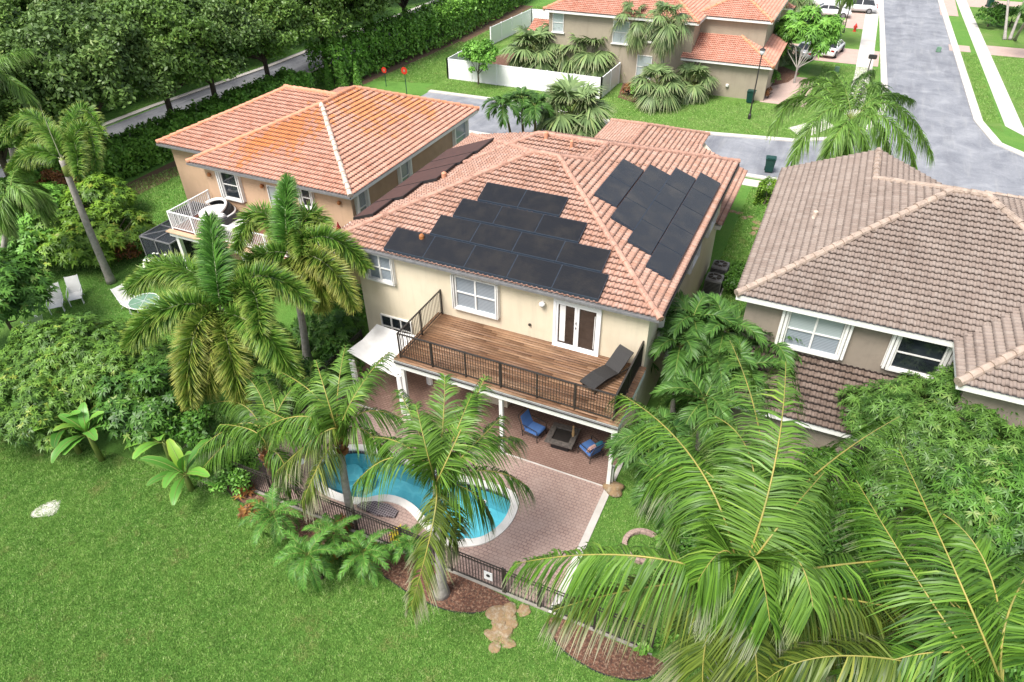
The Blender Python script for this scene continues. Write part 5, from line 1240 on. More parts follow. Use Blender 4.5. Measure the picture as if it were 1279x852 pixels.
k2_ = [((1060, 819, 7.2), (952, 856, 6.2)), ((1190, 790, 7.6), (1070, 600, 8.2)), ((1205, 740, 8.0), (1124, 562, 8.4)), ((1232, 705, 8.0), (1156, 632, 8.0)), ((1190, 815, 7.4), (1065, 842, 6.6)), ((1180, 745, 7.6), (1100, 712, 6.8)),
       ((1262, 760, 7.6), (1310, 690, 7.0)), ((1170, 770, 7.0), (1090, 790, 5.9)), ((1180, 880, 6.6), (1080, 930, 5)), ((1222, 790, 7.5), (1175, 735, 7.4))]
palm(np.array([c2[0] + .3, c2[1] + .3, 0]), c2, 'coconut palm cut off by the bottom right corner', 'coconut', 'lf_coconut', tr=(.2, .14), curves=[pc(c2, *q) for q in k2_], seed=2, lscale=1.1, old=('lf_coconut_old', .25), dens=1.2, tear=1.0)
# ---- coconut palms along the pool fence
c3 = at(545, 604, 5.0)
p1_ = [((553, 540, 6.6), (556, 470, 7.6)), ((568, 545, 6.6), (590, 492, 7.2)), ((527, 548, 6.5), (498, 487, 6.9)), ((497, 571, 6.0), (442, 606, 4.7)), ((604, 556, 6.2), (650, 548, 5.4)), ((608, 588, 5.7), (662, 610, 4.3)), ((541, 655, 4.9), (514, 757, 2.6)), ((560, 640, 4.6), (572, 676, 3.2)),
       ((583, 565, 6.3), (628, 520, 6.3)), ((512, 560, 6.2), (462, 546, 5.6)), ((582, 610, 5.2), (612, 640, 3.9)), ((534, 565, 6.6), (520, 505, 7.3)), ((561, 570, 6.4), (607, 470, 7.2))]
palm(at(552, 741), c3, 'slender coconut palm with smooth grey trunk in the mulch bed by the gate', 'coconut', 'lf_coconut', tr=(.17, .11), curves=[pc(c3, *q) for q in p1_], seed=3, lscale=.78, old=('lf_coconut_old', .15), new=('lf_coconut_new', .3), tear=1.0, bend=.12, flare=1.8)
c4 = at(424, 545, 4.1)
p2_ = [((422, 495, 5.6), (432, 432, 6.4)), ((445, 490, 5.6), (487, 440, 5.9)), ((400, 500, 5.4), (352, 465, 5.2)), ((380, 520, 5.0), (322, 540, 3.8)), ((395, 508, 5.3), (388, 556, 4.2)), ((450, 535, 4.7), (486, 566, 3.6)), ((455, 515, 5.2), (500, 522, 4.5)), ((402, 575, 3.8), (378, 628, 2.4)), ((405, 540, 4.7), (345, 590, 3.0)),
       ((435, 510, 5.6), (460, 470, 6.2)), ((410, 500, 5.6), (395, 450, 6.1)), ((385, 535, 4.7), (330, 510, 4.4))]
palm(at(441, 652), c4, 'coconut palm with brown fibrous leaf bases standing at the near edge of the pool', 'coconut', 'lf_coconut', tr=(.15, .11), curves=[pc(c4, *q) for q in p2_], seed=4, lscale=.72, fibre=True, tear=1.0, new=('lf_coconut_new', .3), old=('lf_coconut_old', .15))
c5 = at(333, 565, 2.0)
p3c = [((310, 528, 2.9), (248, 562, 1.9)), ((345, 520, 3.3), (330, 470, 3.9)), ((362, 540, 2.9), (392, 562, 1.9)), ((310, 510, 3.2), (262, 505, 2.9)), ((330, 505, 3.6), (300, 462, 4.2)), ((300, 545, 2.5), (250, 590, 1.2)), ((365, 525, 3.1), (415, 530, 2.6)), ((352, 505, 3.6), (385, 470, 3.9)), ((320, 540, 2.9), (275, 530, 2.7)), ((350, 570, 2.2), (365, 610, 1.0))]
palm(at(346, 604), c5, 'short coconut palm with red-brown trunk at the left end of the pool', 'coconut', 'lf_coconut', tr=(.15, .11), tmat='trunk_brown', curves=[pc(c5, *q) for q in p3c], seed=5, lscale=.66, tear=1.0, new=('lf_coconut_new', .45), fibre=True)
# ---- foxtail palms
c6 = at(277, 391, 5.6)
f1 = [((270, 338, 6.9), (262, 270, 7.9)), ((226, 334, 6.6), (160, 362, 5.5)), ((216, 383, 6.2), (163, 430, 4.9)), ((244, 415, 5.6), (237, 502, 3.7)), ((287, 438, 5.0), (302, 500, 3.2)), ((326, 412, 5.6), (368, 470, 4.0)), ((313, 362, 6.4), (324, 414, 5.8)), ((322, 345, 6.6), (388, 378, 5.6)), ((262, 440, 4.9), (262, 490, 3.4))]
palm(np.array([c6[0], c6[1], 0]), c6, 'big foxtail palm with bushy yellow-green plumes above the banana plants and mango shrubs', 'foxtail', 'lf_foxtail', 'rachis_grey', tr=(.17, .12), curves=[pc(c6, *q) for q in f1], seed=6, lscale=1.15, shaft=.8, old=('lf_foxtail_old', .3), new=('lf_foxtail_new', .12), dens=1.25)
c7 = at(363, 318, 5.85)
f2 = [((357, 272, 7.0), (360, 222, 8.0)), ((326, 265, 6.9), (296, 312, 5.7)), ((388, 266, 6.9), (408, 302, 6.0)), ((374, 290, 6.5), (378, 318, 6.2)), ((408, 296, 6.5), (458, 335, 5.2)), ((408, 330, 5.9), (442, 384, 4.4)), ((330, 318, 5.9), (302, 344, 4.7)), ((366, 335, 5.4), (372, 366, 4.6)), ((396, 345, 5.2), (402, 385, 3.9))]
palm(at(385, 452), c7, 'foxtail palm with ringed grey trunk in front of the white-railed balcony', 'foxtail', 'lf_foxtail', 'rachis_grey', tr=(.17, .13), curves=[pc(c7, *q) for q in f2], seed=7, lscale=1.05, shaft=.6, old=('lf_foxtail_old', .3), new=('lf_foxtail_new', .12), dens=1.2)
c8 = at(78, 200, 7.0)
f3 = [((100, 138, 8.4), (128, 168, 7.6)), ((42, 146, 8.2), (6, 172, 7.0)), ((92, 176, 7.6), (98, 218, 6.9)), ((44, 190, 7.2), (14, 212, 6.2)), ((106, 160, 7.9), (120, 205, 6.6)), ((60, 165, 7.9), (30, 188, 6.9))]
palm(at(140, 353), c8, 'tall foxtail palm with pale smooth trunk at left, a single bare spear leaf on top', 'foxtail', 'lf_foxtail', 'rachis_grey', tr=(.20, .14), curves=[pc(c8, *q) for q in f3], seed=8, lscale=.95, shaft=.8, dens=1.1, spear_h=2.6, flare=1.3)
# ---- queen palms
c9 = at(1064, 150, 6.2)
q1 = [((1015, 108, 7.3), (966, 160, 5.2)), ((1030, 140, 6.8), (990, 200, 4.6)), ((1040, 105, 7.5), (1005, 100, 7.0)), ((1095, 105, 7.4), (1130, 150, 5.4)), ((1118, 132, 7.0), (1164, 195, 4.5)), ((1090, 150, 6.6), (1112, 198, 4.6)), ((1048, 165, 6.2), (1030, 205, 4.6)), ((1072, 108, 7.5), (1090, 88, 7.7)), ((1110, 150, 6.7), (1142, 205, 4.6)), ((1022, 122, 7.1), (975, 130, 6.2)), ((1075, 165, 6.1), (1080, 195, 4.8)), ((1056, 112, 7.5), (1040, 88, 7.8)), ((1100, 120, 7.2), (1140, 125, 6.4)), ((1060, 170, 6), (1055, 200, 4.6))]
palm(np.array([c9[0] + .2, c9[1], 0]), c9, 'queen palm with long weeping fronds behind the brown roof by the street corner', 'queen', 'lf_queen', 'rachis_green', tr=(.2, .16), curves=[pc(c9, *q) for q in q1], seed=9, lscale=1.25, dens=1.2)
palm((-37.2, 15.8, 0), at(14, 238, 6.0), 'queen palm with thin pale trunk at the left edge below the tall foxtail palm', 'queen', 'lf_queen', 'rachis_green', tr=(.15, .11), auto=auto_crown(12, 2.2, 10, (60, -20), (80, 120)), seed=10, lscale=.85)
c10 = at(-12, 60, 11.5)
palm(at(20, 200), at(-6, 92, 8.5), 'tall royal palm with thick white trunk at the left edge beyond the avenue', 'queen', 'lf_queen', 'rachis_green', tr=(.30, .22), auto=auto_crown(9, 3.0, 11, (70, 0), (60, 100)), seed=11, lscale=1.0, flare=1.1)
# ---- christmas palms right of the cream house and behind its garage
CP = [((866, 398, 4.2), (878, 520), 'taller christmas palm of the clump between the cream house and the brown lower roof'), ((905, 412, 4.0), (902, 520), 'christmas palm on the right of the clump, against the brown lower roof'),
      ((850, 432, 3.6), (862, 548), 'christmas palm nearest the deck corner in the clump right of the cream house'), ((958, 428, 3.6), (940, 545), 'small christmas palm in front of the taupe house windows'),
      ((812, 548, 2.7), (818, 612), 'low christmas palm leaning over the patio corner post'), ((832, 600, 2.3), (838, 665), 'low christmas palm above the brick edging ring'),
      ((892, 448, 3.4), (892, 560), 'christmas palm in the middle of the clump, lower than the two tall ones'), ((925, 462, 3.2), (925, 570), 'christmas palm hiding the left end of the brown lower roof'), ((880, 500, 2.6), (880, 590), 'short christmas palm just behind the upright fronds of the big coconut palm')]
for i, (cc, bb, lb) in enumerate(CP):
    c = at(*cc); b = np.array([c[0] + .15, c[1] + .1, 0])
    palm(b, c, lb, 'adonidia', 'lf_adonidia', 'rachis_green', tr=(.10, .075), auto=auto_crown(16, 1.9 if i < 4 or i > 5 else 1.5, 20 + i, (72, -20), (75, 125)), seed=20 + i, lscale=1.0, shaft=.5, group='christmas palms right of the cream house')
for i, (cc, bb, lb) in enumerate([((629, 130, 3.4), (640, 178), 'thin christmas palm on the left of the trio behind the garage roof'), ((652, 122, 3.6), (655, 182), 'thin christmas palm in the middle of the trio behind the garage roof'), ((668, 132, 3.3), (668, 184), 'thin christmas palm on the right of the trio, touching the round fan palm')]):
    palm(at(*bb), at(*cc), lb, 'adonidia', 'lf_adonidia', 'rachis_green', tr=(.10, .08), tmat='trunk_brown', auto=auto_crown(10, 1.7, 30 + i, (60, -10), (80, 120)), seed=30 + i, lscale=1.1, group='christmas palms by the lane')
# ---- pygmy date palms in the mulch bed
for i, (cc, lb, n, ln) in enumerate([((342, 642, 1.3), 'pygmy date palm at the left end of the mulch bed by the pool fence', 22, 1.25), ((385, 694, 1.3), 'pygmy date palm hanging over the lawn edge, nearest the camera', 24, 1.25), ((455, 690, 1.1), 'pygmy date palm in front of the pool spillway', 22, 1.2), ((512, 678, .9), 'little pygmy date palm with a white leaning trunk left of the slender coconut palm', 14, .9), ((415, 668, 1.0), 'pygmy date palm against the fence behind the pair on the lawn edge', 18, 1.1)]):
    c = at(*cc); palm((c[0] + .1, c[1] + .1, 0), c, lb, 'date', 'lf_date', 'rachis_green', tr=(.09, .08), tmat='trunk_brown', auto=auto_crown(n, ln, 40 + i, (75, -20), (70, 120)), seed=40 + i, group='pygmy date palms along the pool fence', lscale=1.1)
# ---- fan palms
def fan_leaf(L, curve, rad, rg, seg=34, droop=.55):
    cv = np.asarray(curve); c = cv[-1]; T = unit(cv[-1] - cv[-3]); S = unit(np.cross(T, UP) + 1e-4); N = unit(np.cross(S, T))
    th = np.linspace(-2.25, 2.25, seg) + rg.normal(0, .02, seg)
    d = unit(np.cos(th)[:, None] * T + np.sin(th)[:, None] * S + (.22 + .1 * rg.normal(size=seg))[:, None] * N * np.abs(np.sin(th))[:, None])
    wd = unit(-np.sin(th)[:, None] * T + np.cos(th)[:, None] * S)
    l = rad * (.72 + .28 * np.cos(th / 2)) * rg.uniform(.9, 1.1, seg)
    L.strips(np.repeat(c[None], seg, 0), d, wd, l, l * .105, droop * rg.uniform(.6, 1.4, seg), np.clip(rg.beta(2, 2.2, seg), 0, 1), np.full(seg, .5), S=(0, .3, .6, 1), prof=(.25, 1, .85, .1))
    L.tube(cv, np.linspace(.022, .012, len(cv)))
FAN = {}
FAN_SCALE = 1.5
def fan_variants():
    for k, el in enumerate((78, 50, 22, -5, -32)):
        for j in range(2):
            rg = np.random.default_rng(100 + k * 2 + j); L = Leaves()
            fan_leaf(L, arc(0, R(el), .95, R(40 + 8 * k), 10), .95, rg, droop=.5 + .08 * k); FAN[k, j] = (L.mesh('fan_leaf', ['lf_fan', 'rachis_green']), L)
    for j in range(2):
        rg = np.random.default_rng(130 + j); L = Leaves(); fan_leaf(L, arc(0, R(-48), .8, R(45), 10), .8, rg, droop=.8); FAN[5, j] = (L.mesh('fan_leaf', ['lf_fan_old', 'rachis_green']), L)
fan_variants()
def fan_palm(base, h, n, sc, label, group=None, seed=0, tr=(.16, .15), low=4, dead=3, name='fan_palm', tmat='trunk_brown'):
    rg = np.random.default_rng(seed); base = np.array(base, float); o = empty(name, base, label, 'palm', group)
    pts, r = trunk_mesh(base, base + np.array([0, 0, h]), *tr, rg=rg, bend=.03 * h); MB().tube(pts, r, 8).build('trunk', tmat, o)
    tot = n + dead
    for i in range(tot):
        k = min(low, int((i / max(1, n)) * (low + 1))) if i < n else 5
        q = link('frond', FAN[k, int(rg.integers(2))][0], o, (0, 0, h + rg.uniform(-.1, .1)))
        q.rotation_euler = (rg.normal(0, .08), rg.normal(0, .08), i * 2.39996 + rg.normal(0, .2)); s_ = sc * FAN_SCALE * rg.uniform(.88, 1.12); q.scale = (s_, s_, s_)
def atb(px, py): return at(px, py)
FP = [((712, 172), 1.6, 56, 1.35, 'round grey-green fan palm on the near side of the lane behind the garage roof', 0), ((666, 92), 1.7, 40, 1.3, 'fan palm on the left of the three inside the white fence', 3), ((738, 96), 1.8, 42, 1.3, 'fan palm on the right of the three inside the white fence, over the fence corner', 5),
      ((700, 86), 2.1, 40, 1.3, 'fan palm in the middle of the three inside the white fence', 5), ((818, 132), 1.6, 34, .98, 'fan palm with a short brown trunk against the wall of the beige house', 2), ((862, 122), 1.1, 34, .92, 'fan palm right of the short-trunked one at the beige wall', 1)]
for i, (p, h, n, sc, lb, dd) in enumerate(FP): fan_palm(at(*p), h, n, sc, lb, 'fan palms around the lane', 60 + i, dead=dd)
def htop(base, py):
    zs = np.linspace(0, 16, 200); d = np.stack([np.full(200, base[0]), np.full(200, base[1]), zs - CH], 1); y = 426 - CF * (d @ CU) / (d @ CW); return float(np.interp(-py, -y, zs))
b = at(786, 103); fan_palm(b, htop(b, 24), 24, .82, 'tall cabbage palm with thin trunk in front of the beige house wall', 'cabbage palms at the beige house', 70, (.15, .12), tmat='trunk_grey')
b = at(822, 122); fan_palm(b, htop(b, 26), 24, .85, 'tall cabbage palm right of the thin one, in front of the dark upper window', 'cabbage palms at the beige house', 71, (.16, .13), tmat='trunk_grey')
for i, (p, h, n, sc, lb) in enumerate([((972, 78), 1.0, 26, .9, 'dark fan palm between the beige house and the far orange roof'), ((950, 70), .9, 22, .8, 'dark fan palm against the upper wall of the beige house, left of its neighbour')]): fan_palm(at(*p), h, n, sc, lb, 'fan palms around the lane', 75 + i, dead=0)
for i, (px, py, ytop, lb) in enumerate([(898, 48, -20, 'cabbage palm rising behind the beige house roof, leftmost'), (958, 48, -15, 'cabbage palm with orange-brown trunk behind the beige house'), (990, 40, 2, 'cabbage palm nearest the parked cars at the top edge')]):
    b = at(px, py); fan_palm(b, htop(b, ytop), 20, .9, lb, 'cabbage palms at the top edge', 80 + i, (.16, .14))
# ---- banana plants
def banana(base, n, label, seed, h=1.1):
    h *= 1.15
    rg = np.random.default_rng(seed); base = np.array(base, float); o = empty('banana_plant', base, label, 'banana plant', 'banana plants at the lawn edge')
    MB().tube([base, base + UP * h * .6, base + UP * h], [.12, .10, .06], 8).build('stem', 'rachis_green', o, smooth=True)
    for i in range(n):
        az = i * 2.4 + rg.normal(0, .25); el = R(84 - 60 * i / n + rg.normal(0, 8)); ln = rg.uniform(1.3, 1.95)
        cv = arc(az, el, ln, R(rg.uniform(55, 95)), 16) + base + UP * (h - .12); T = unit(np.gradient(cv, axis=0)); S = unit(np.cross(T, UP) + 1e-3); N = np.cross(S, T)
        t = np.linspace(0, 1, len(cv)); wv = .24 * np.clip(np.sin(np.pi * np.clip((t - .16) / .86, 0, 1)), 0, 1) ** .55; wv[t < .16] = .012
        nz = rg.uniform(.82, 1.05, (len(cv), 2)); V = np.stack([cv + (-S * .92 + N * .28 - UP * .1) * (wv * nz[:, 0])[:, None], cv, cv + (S * .92 + N * .28 - UP * .1) * (wv * nz[:, 1])[:, None]], 1).reshape(-1, 3)
        k = np.arange(len(cv) - 1) * 3; F = np.concatenate([np.stack([k, k + 1, k + 4, k + 3], 1), np.stack([k + 1, k + 2, k + 5, k + 4], 1)])
        C = np.stack([np.tile(rg.uniform(.1, .95) + np.array([.05, -.05, .05]), len(cv)), np.tile([1, 0, 1], len(cv)), np.repeat(t, 3)], 1)
        L = Leaves(); L.V.append(V); L.F.append(F); L.C.append(np.clip(C, 0, 1)); L.M.append(np.zeros(len(F), int)); L.n = len(V); L.tube(cv, np.linspace(.028, .006, len(cv)))
        link('leaf', L.mesh('leaf', ['lf_banana', 'rachis_green'], base, smooth=True), o)
banana(at(128, 575), 11, 'bigger banana plant with paddle leaves beside the mango shrubs at left', 90, 1.3)
banana(at(240, 612), 11, 'smaller banana plant at the lawn edge left of the short coconut palm', 91, .8)
banana(at(100, 566), 7, 'banana plant leaning left behind the bigger one under the mango leaves', 93, 1.2)
banana(at(215, 575), 5, 'banana plant with few leaves tucked behind the smaller one', 92, .9)
# ---- broadleaf crowns
def leaf_cloud(L, pos, out, size, asp, rg, cr, up=.55, jit=.7, droop=.25):
    n = len(pos); nrm = unit(out * .6 + UP * up + rg.normal(0, jit, (n, 3))); a = unit(np.cross(nrm, rg.normal(size=(n, 3)))); b = np.cross(nrm, a)
    l = size * rg.uniform(.7, 1.3, n); L.strips(pos - a * (l / 2)[:, None], a, b, l, l * asp, np.full(n, droop), cr, np.full(n, .5), S=(0, .5, 1), prof=(.25, 1, .12))
def rosettes(L, pos, out, size, wid, k, rg, cr):
    n = len(pos); ax = unit(out * .8 + UP * .6 + rg.normal(0, .25, (n, 3))); a = unit(np.cross(ax, rg.normal(size=(n, 3)))); b = np.cross(ax, a)
    for i in range(k):
        th = 2 * math.pi * i / k + rg.normal(0, .25, n); el = rg.uniform(-.1, .55, n)
        d = unit((np.cos(th)[:, None] * a + np.sin(th)[:, None] * b) * np.cos(el)[:, None] + ax * np.sin(el)[:, None]); wd = unit(np.cross(ax, d))
        l = size * rg.uniform(.7, 1.2, n); L.strips(pos, d, wd, l, np.full(n, wid), np.full(n, .35), np.clip(cr + rg.normal(0, .08, n), 0, 1), np.full(n, .5), S=(0, .45, 1), prof=(.35, 1, .1))
def blobs(center, rad, k, br, rg, zmin=None):
    """clump centres spread over a lopsided ellipsoid"""
    d = unit(rg.normal(size=(k, 3))); d[:, 2] = np.where(d[:, 2] < -.35, -d[:, 2] * .6, d[:, 2]); rr = rg.uniform(.55, 1.0, k)[:, None] ** .6
    c = np.array(center) + d * rr * np.array(rad); r = br * rg.uniform(.65, 1.3, k); return c, r
def crown_points(center, rad, k, br, n, rg, shell=(.55, 1.0)):
    c, r = blobs(center, rad, k, br, rg); i = rg.choice(k, n, p=r ** 2 / (r ** 2).sum()); d = unit(rg.normal(size=(n, 3))); d[:, 2] = np.where(d[:, 2] < -.4, -d[:, 2], d[:, 2])
    pos = c[i] + d * (r[i] * rg.uniform(*shell, n))[:, None] * np.array([1, 1, .8]); tone = rg.normal(0, .11, k)[i]
    out = unit(.6 * d + .4 * unit((pos - np.array(center)) / np.array(rad))); return pos, out, tone
def limbs(mb, base, h, r, center, rad, rg, n=7):
    top = np.array(base) + UP * h; mb.tube([base, np.array(base) + UP * h * .5 + rg.normal(0, .06, 3) * [1, 1, 0], top], [r * 1.25, r * .95, r * .8], 9)
    for i in range(n):
        e = np.array(center) + unit(rg.normal(size=3) + UP * .6) * np.array(rad) * .8; m_ = top * .5 + e * .5 + rg.normal(0, .2, 3); s0 = top - UP * rg.uniform(0, h * .25)
        mb.tube([s0, m_, e], [r * .55, r * .32, r * .1], 6)
def shrub(name, center, rad, label, cat, leaf, mode='cloud', k=40, br=.6, n=6000, size=.14, asp=.5, wid=.05, seed=0, group=None, trunk=None, tmat='bark', part=None, kk=8, shell=(.55, 1.0)):
    rg = np.random.default_rng(seed); center = np.array(center, float); base = np.array([center[0], center[1], 0.]) if trunk is None else np.array(trunk, float)
    o = empty(name, base, label, cat, group); mb = MB(); limbs(mb, base, max(.3, center[2] * .5), .06 + .012 * max(rad), center, rad, rg, 8); mb.build('trunk', tmat, o)
    L = Leaves(); pos, out, tone = crown_points(center, rad, k, br, n, rg, shell); ok = pos[:, 2] > .05; pos, out, tone = pos[ok], out[ok], tone[ok]; cr = np.clip(rg.beta(2, 2.6, len(pos)) + tone, 0, 1)
    if mode == 'cloud': leaf_cloud(L, pos, out, size, asp, rg, cr)
    else: rosettes(L, pos, out, size, wid, kk, rg, cr)
    link(part or ('crown' if name.endswith('tree') else 'foliage'), L.mesh('foliage', [leaf], base), o); return o
shrub('mango_tree', at(118, 455, 1.9), (3.8, 2.3, 1.6), 'broad dome-shaped mango tree at left, yellow-green new leaves on top', 'tree', 'lf_mango', 'rosette', 95, .7, 8200, .20, wid=.052, seed=200)
shrub('mango_tree', at(25, 510, 1.5), (2.6, 2.1, 1.3), 'low leafy mango tree at the left edge above the open lawn', 'tree', 'lf_mango', 'rosette', 60, .65, 5000, .20, wid=.052, seed=201)
shrub('leafy_shrub', at(190, 500, 1.6), (1.5, 1.6, 1.5), 'dark green shrub with reddish tips between the mango dome and the foxtail plumes', 'shrub', 'lf_mango_dark', 'rosette', 26, .6, 1500, .24, wid=.085, seed=202, kk=7)
shrub('leafy_shrub', at(245, 540, .9), (1.4, 1.1, .9), 'dark shrub behind the smaller banana plant', 'shrub', 'lf_shrub', 'cloud', 24, .5, 3000, .17, .55, seed=203)
shrub('leafy_tree', at(-8, 372, 2.4), (2.1, 2.2, 2.3), 'rounded dark green tree hiding the left edge beside the garden chairs', 'tree', 'lf_mango_dark', 'rosette', 46, .75, 2300, .26, wid=.085, seed=204)
shrub('leafy_shrub', at(82, 300, 1.3), (3.3, 2.0, 1.5), 'large glossy shrub with yellow-green tips behind the garden chairs', 'shrub', 'lf_lime', 'rosette', 60, .7, 2600, .26, wid=.10, seed=205, kk=7)
shrub('leafy_shrub', at(40, 305, 1.4), (2.0, 1.8, 1.6), 'glossy dark shrub at the left behind the thin-trunked palm', 'shrub', 'lf_hedge', 'rosette', 40, .7, 1500, .26, wid=.10, seed=206, kk=7)
shrub('leafy_shrub', at(140, 295, 1.1), (1.9, 2.1, 1.4), 'glossy shrub at the right end of the row behind the pale palm trunk', 'shrub', 'lf_lime', 'rosette', 26, .6, 1100, .26, wid=.10, seed=207, kk=7)
shrub('leafy_shrub', at(48, 262, 1.3), (2.0, 1.8, 1.5), 'dark glossy shrub at the left edge under the queen palm fronds', 'shrub', 'lf_hedge', 'rosette', 30, .65, 1500, .26, wid=.10, seed=260, kk=7)
shrub('leafy_shrub', at(120, 250, 1.2), (2.2, 1.6, 1.3), 'green shrub between the avenue hedge and the pale palm trunk', 'shrub', 'lf_lime', 'rosette', 30, .65, 1500, .26, wid=.10, seed=261, kk=7)
shrub('leafy_shrub', at(78, 238, 1.2), (1.6, 1.2, 1.1), 'reddish brown shrub below the foxtail crown at left', 'shrub', 'lf_red', 'cloud', 20, .5, 2200, .2, .45, seed=208)
shrub('flowering_shrub', (-30.5, 20.7, 1.2), (.7, .7, .7), 'bush of white flowers at the corner of the screen enclosure', 'shrub', 'lf_shrub', 'cloud', 14, .35, 1500, .14, .5, seed=209)
fs = bpy.data.objects['flowering_shrub']; rg = np.random.default_rng(5); mb = MB(); c_ = np.array([-30.5, 20.7, 1.35])
for i in range(34):
    d = unit(rg.normal(size=3) + UP * .7 - np.array([0, .5, 0])); p = c_ + d * np.array([.68, .68, .55]); mb.lathe(p, [(.01, -.03), (.075, -.01), (.085, .03), (.02, .06)], 7)
mb.build('flower_heads', 'white_flower', fs)
shrub('leafy_shrub', at(160, 310, .6), (.9, .9, .7), 'brownish low shrub left of the screen enclosure', 'shrub', 'lf_red', 'cloud', 14, .4, 1100, .16, .45, seed=210)
shrub('mango_tree', at(1185, 545, 3.0), (3.1, 2.8, 1.9), 'big mango tree with star-shaped leaf clusters in front of the taupe house', 'tree', 'lf_mango_mid', 'rosette', 110, .7, 8000, .22, wid=.045, seed=211, kk=9)
shrub('mango_tree', at(1268, 535, 3.3), (2.3, 2.3, 1.8), 'mango tree at the right edge, darker than its neighbour', 'tree', 'lf_mango_dark', 'rosette', 60, .75, 4200, .25, wid=.05, seed=212, kk=9)
shrub('mango_tree', at(1245, 630, 2.6), (2.2, 1.9, 1.9), 'darkest mango tree, low at the right edge behind the corner palm', 'tree', 'lf_mango_dark', 'rosette', 60, .7, 4000, .24, wid=.05, seed=219, kk=9)
shrub('leafy_shrub', at(1140, 615, 1.4), (1.6, 1.3, 1.3), 'shaded leafy shrub low under the big mango tree', 'shrub', 'lf_mango_dark', 'rosette', 26, .6, 1100, .24, wid=.06, seed=213)
shrub('leafy_shrub', at(845, 690, .7), (.9, .8, .8), 'dark green shrub beside the brick edging ring', 'shrub', 'lf_shrub', 'cloud', 18, .4, 2600, .13, .6, seed=214)
shrub('leafy_shrub', at(1060, 690, .8), (2.0, 1.6, 1.0), 'dark understorey shrub beneath the big coconut palm', 'shrub', 'lf_shrub', 'cloud', 26, .6, 3000, .18, .5, seed=215)
for i, (px, py, z, rr, lb) in enumerate([(1000, 750, .8, 1.6, 'dark understorey shrub right of the big coconut trunk'), (985, 640, .9, 1.6, 'dark understorey shrub below the upright fronds of the big coconut palm'), (1110, 770, .8, 1.7, 'dark understorey shrub between the two front coconut palms'), (888, 640, .7, 1.2, 'dark understorey shrub left of the upright fronds, above the edging ring'), (1190, 720, .9, 1.7, 'dark understorey shrub below the right mango tree'), (1240, 800, .8, 1.5, 'dark understorey shrub at the bottom right corner'), (1040, 600, .9, 1.3, 'dark understorey shrub under the eave corner of the brown lower roof')]):
    shrub('leafy_shrub', at(px, py, z), (rr, rr * .9, z + .25), lb, 'shrub', 'lf_shrub', 'cloud', 24, .5, 2600, .17, .5, seed=270 + i)
shrub('leafy_shrub', at(920, 350, .6), (.55, 1.2, .7), 'rounded dark shrub beside the air conditioners', 'shrub', 'lf_shrub', 'cloud', 20, .35, 3200, .10, .6, seed=216)
shrub('leafy_shrub', at(410, 410, .8), (1.5, 1.2, 1.1), 'mixed green shrub at the foot of the ringed foxtail trunk', 'shrub', 'lf_mango_dark', 'rosette', 26, .5, 1300, .24, wid=.07, seed=217)
shrub('leafy_shrub', at(440, 385, .8), (.7, 1.4, 1.0), 'dark shrub against the left corner of the cream house', 'shrub', 'lf_shrub', 'cloud', 18, .5, 2200, .16, .55, seed=218)
shrub('leafy_shrub', at(355, 480, .7), (1.6, 1.2, .9), 'shrub between the big foxtail palm and the side fence', 'shrub', 'lf_shrub', 'cloud', 24, .5, 2600, .16, .55, seed=219)
shrub('leafy_shrub', at(322, 425, .7), (1.5, 1.3, 1.0), 'dark shrub between the two foxtail palms', 'shrub', 'lf_mango_dark', 'rosette', 26, .5, 1300, .22, wid=.07, seed=290)
shrub('leafy_shrub', at(430, 455, .6), (1.1, 1.0, .9), 'green shrub between the ringed palm trunk and the side fence', 'shrub', 'lf_shrub', 'cloud', 20, .45, 2200, .16, .5, seed=291)
shrub('leafy_shrub', at(255, 445, .7), (1.3, 1.2, 1.0), 'shaded shrub under the lower plumes of the big foxtail palm', 'shrub', 'lf_shrub', 'cloud', 20, .5, 2200, .17, .5, seed=292)
shrub('leafy_shrub', at(290, 590, .5), (.9, .8, .7), 'small bright shrub between the banana plants and the short coconut palm', 'shrub', 'lf_hedge', 'cloud', 18, .4, 2200, .13, .6, seed=220)
shrub('young_tree', at(598, 76, 2.3), (1.75, 1.6, 1.6), 'small round tree in front of the white fence corner', 'tree', 'lf_hedge', 'cloud', 40, .55, 5200, .24, .6, seed=221, trunk=at(598, 106))
shrub('umbrella_tree', at(1008, 52, 3.0), (2.7, 2.2, 2.6), 'umbrella tree with several pale stems beside the white cars', 'tree', 'lf_hedge', 'rosette', 50, .8, 2600, .45, wid=.16, seed=222, trunk=at(992, 104), tmat='trunk_grey', kk=7)
shrub('leafy_shrub', at(798, 112, .6), (1.0, .7, .6), 'dark shrub between the cabbage palm and the fan palm at the beige wall', 'shrub', 'lf_hedge', 'cloud', 16, .35, 1600, .16, .6, seed=223)
shrub('leafy_shrub', at(786, 112, .5), (.5, .45, .5), 'red-leaved shrub at the foot of the thin cabbage palm', 'shrub', 'lf_red', 'cloud', 10, .3, 700, .16, .5, seed=224)
shrub('leafy_shrub', at(958, 98, .7), (1.2, 1.0, .8), 'dark shrub at the corner of the lower salmon roof', 'shrub', 'lf_shrub', 'cloud', 14, .4, 1400, .18, .6, seed=225)
shrub('leafy_shrub', at(960, 117, .4), (.4, .4, .4), 'small red-brown plant at the driveway by the beige wall', 'shrub', 'lf_red', 'cloud', 8, .25, 500, .14, .4, seed=226)
for i, (px, py, rr, lb) in enumerate([(1238, 22, 1.7, 'dark shrub in the bed at the top right'), (1266, 22, 1.9, 'dark shrub at the top right edge behind the pale trunks')]):
    shrub('leafy_shrub', at(px, py, 1.0), (rr, rr, 1.3), lb, 'shrub', 'lf_shrub', 'cloud', 20, .6, 1800, .24, .6, seed=230 + i)
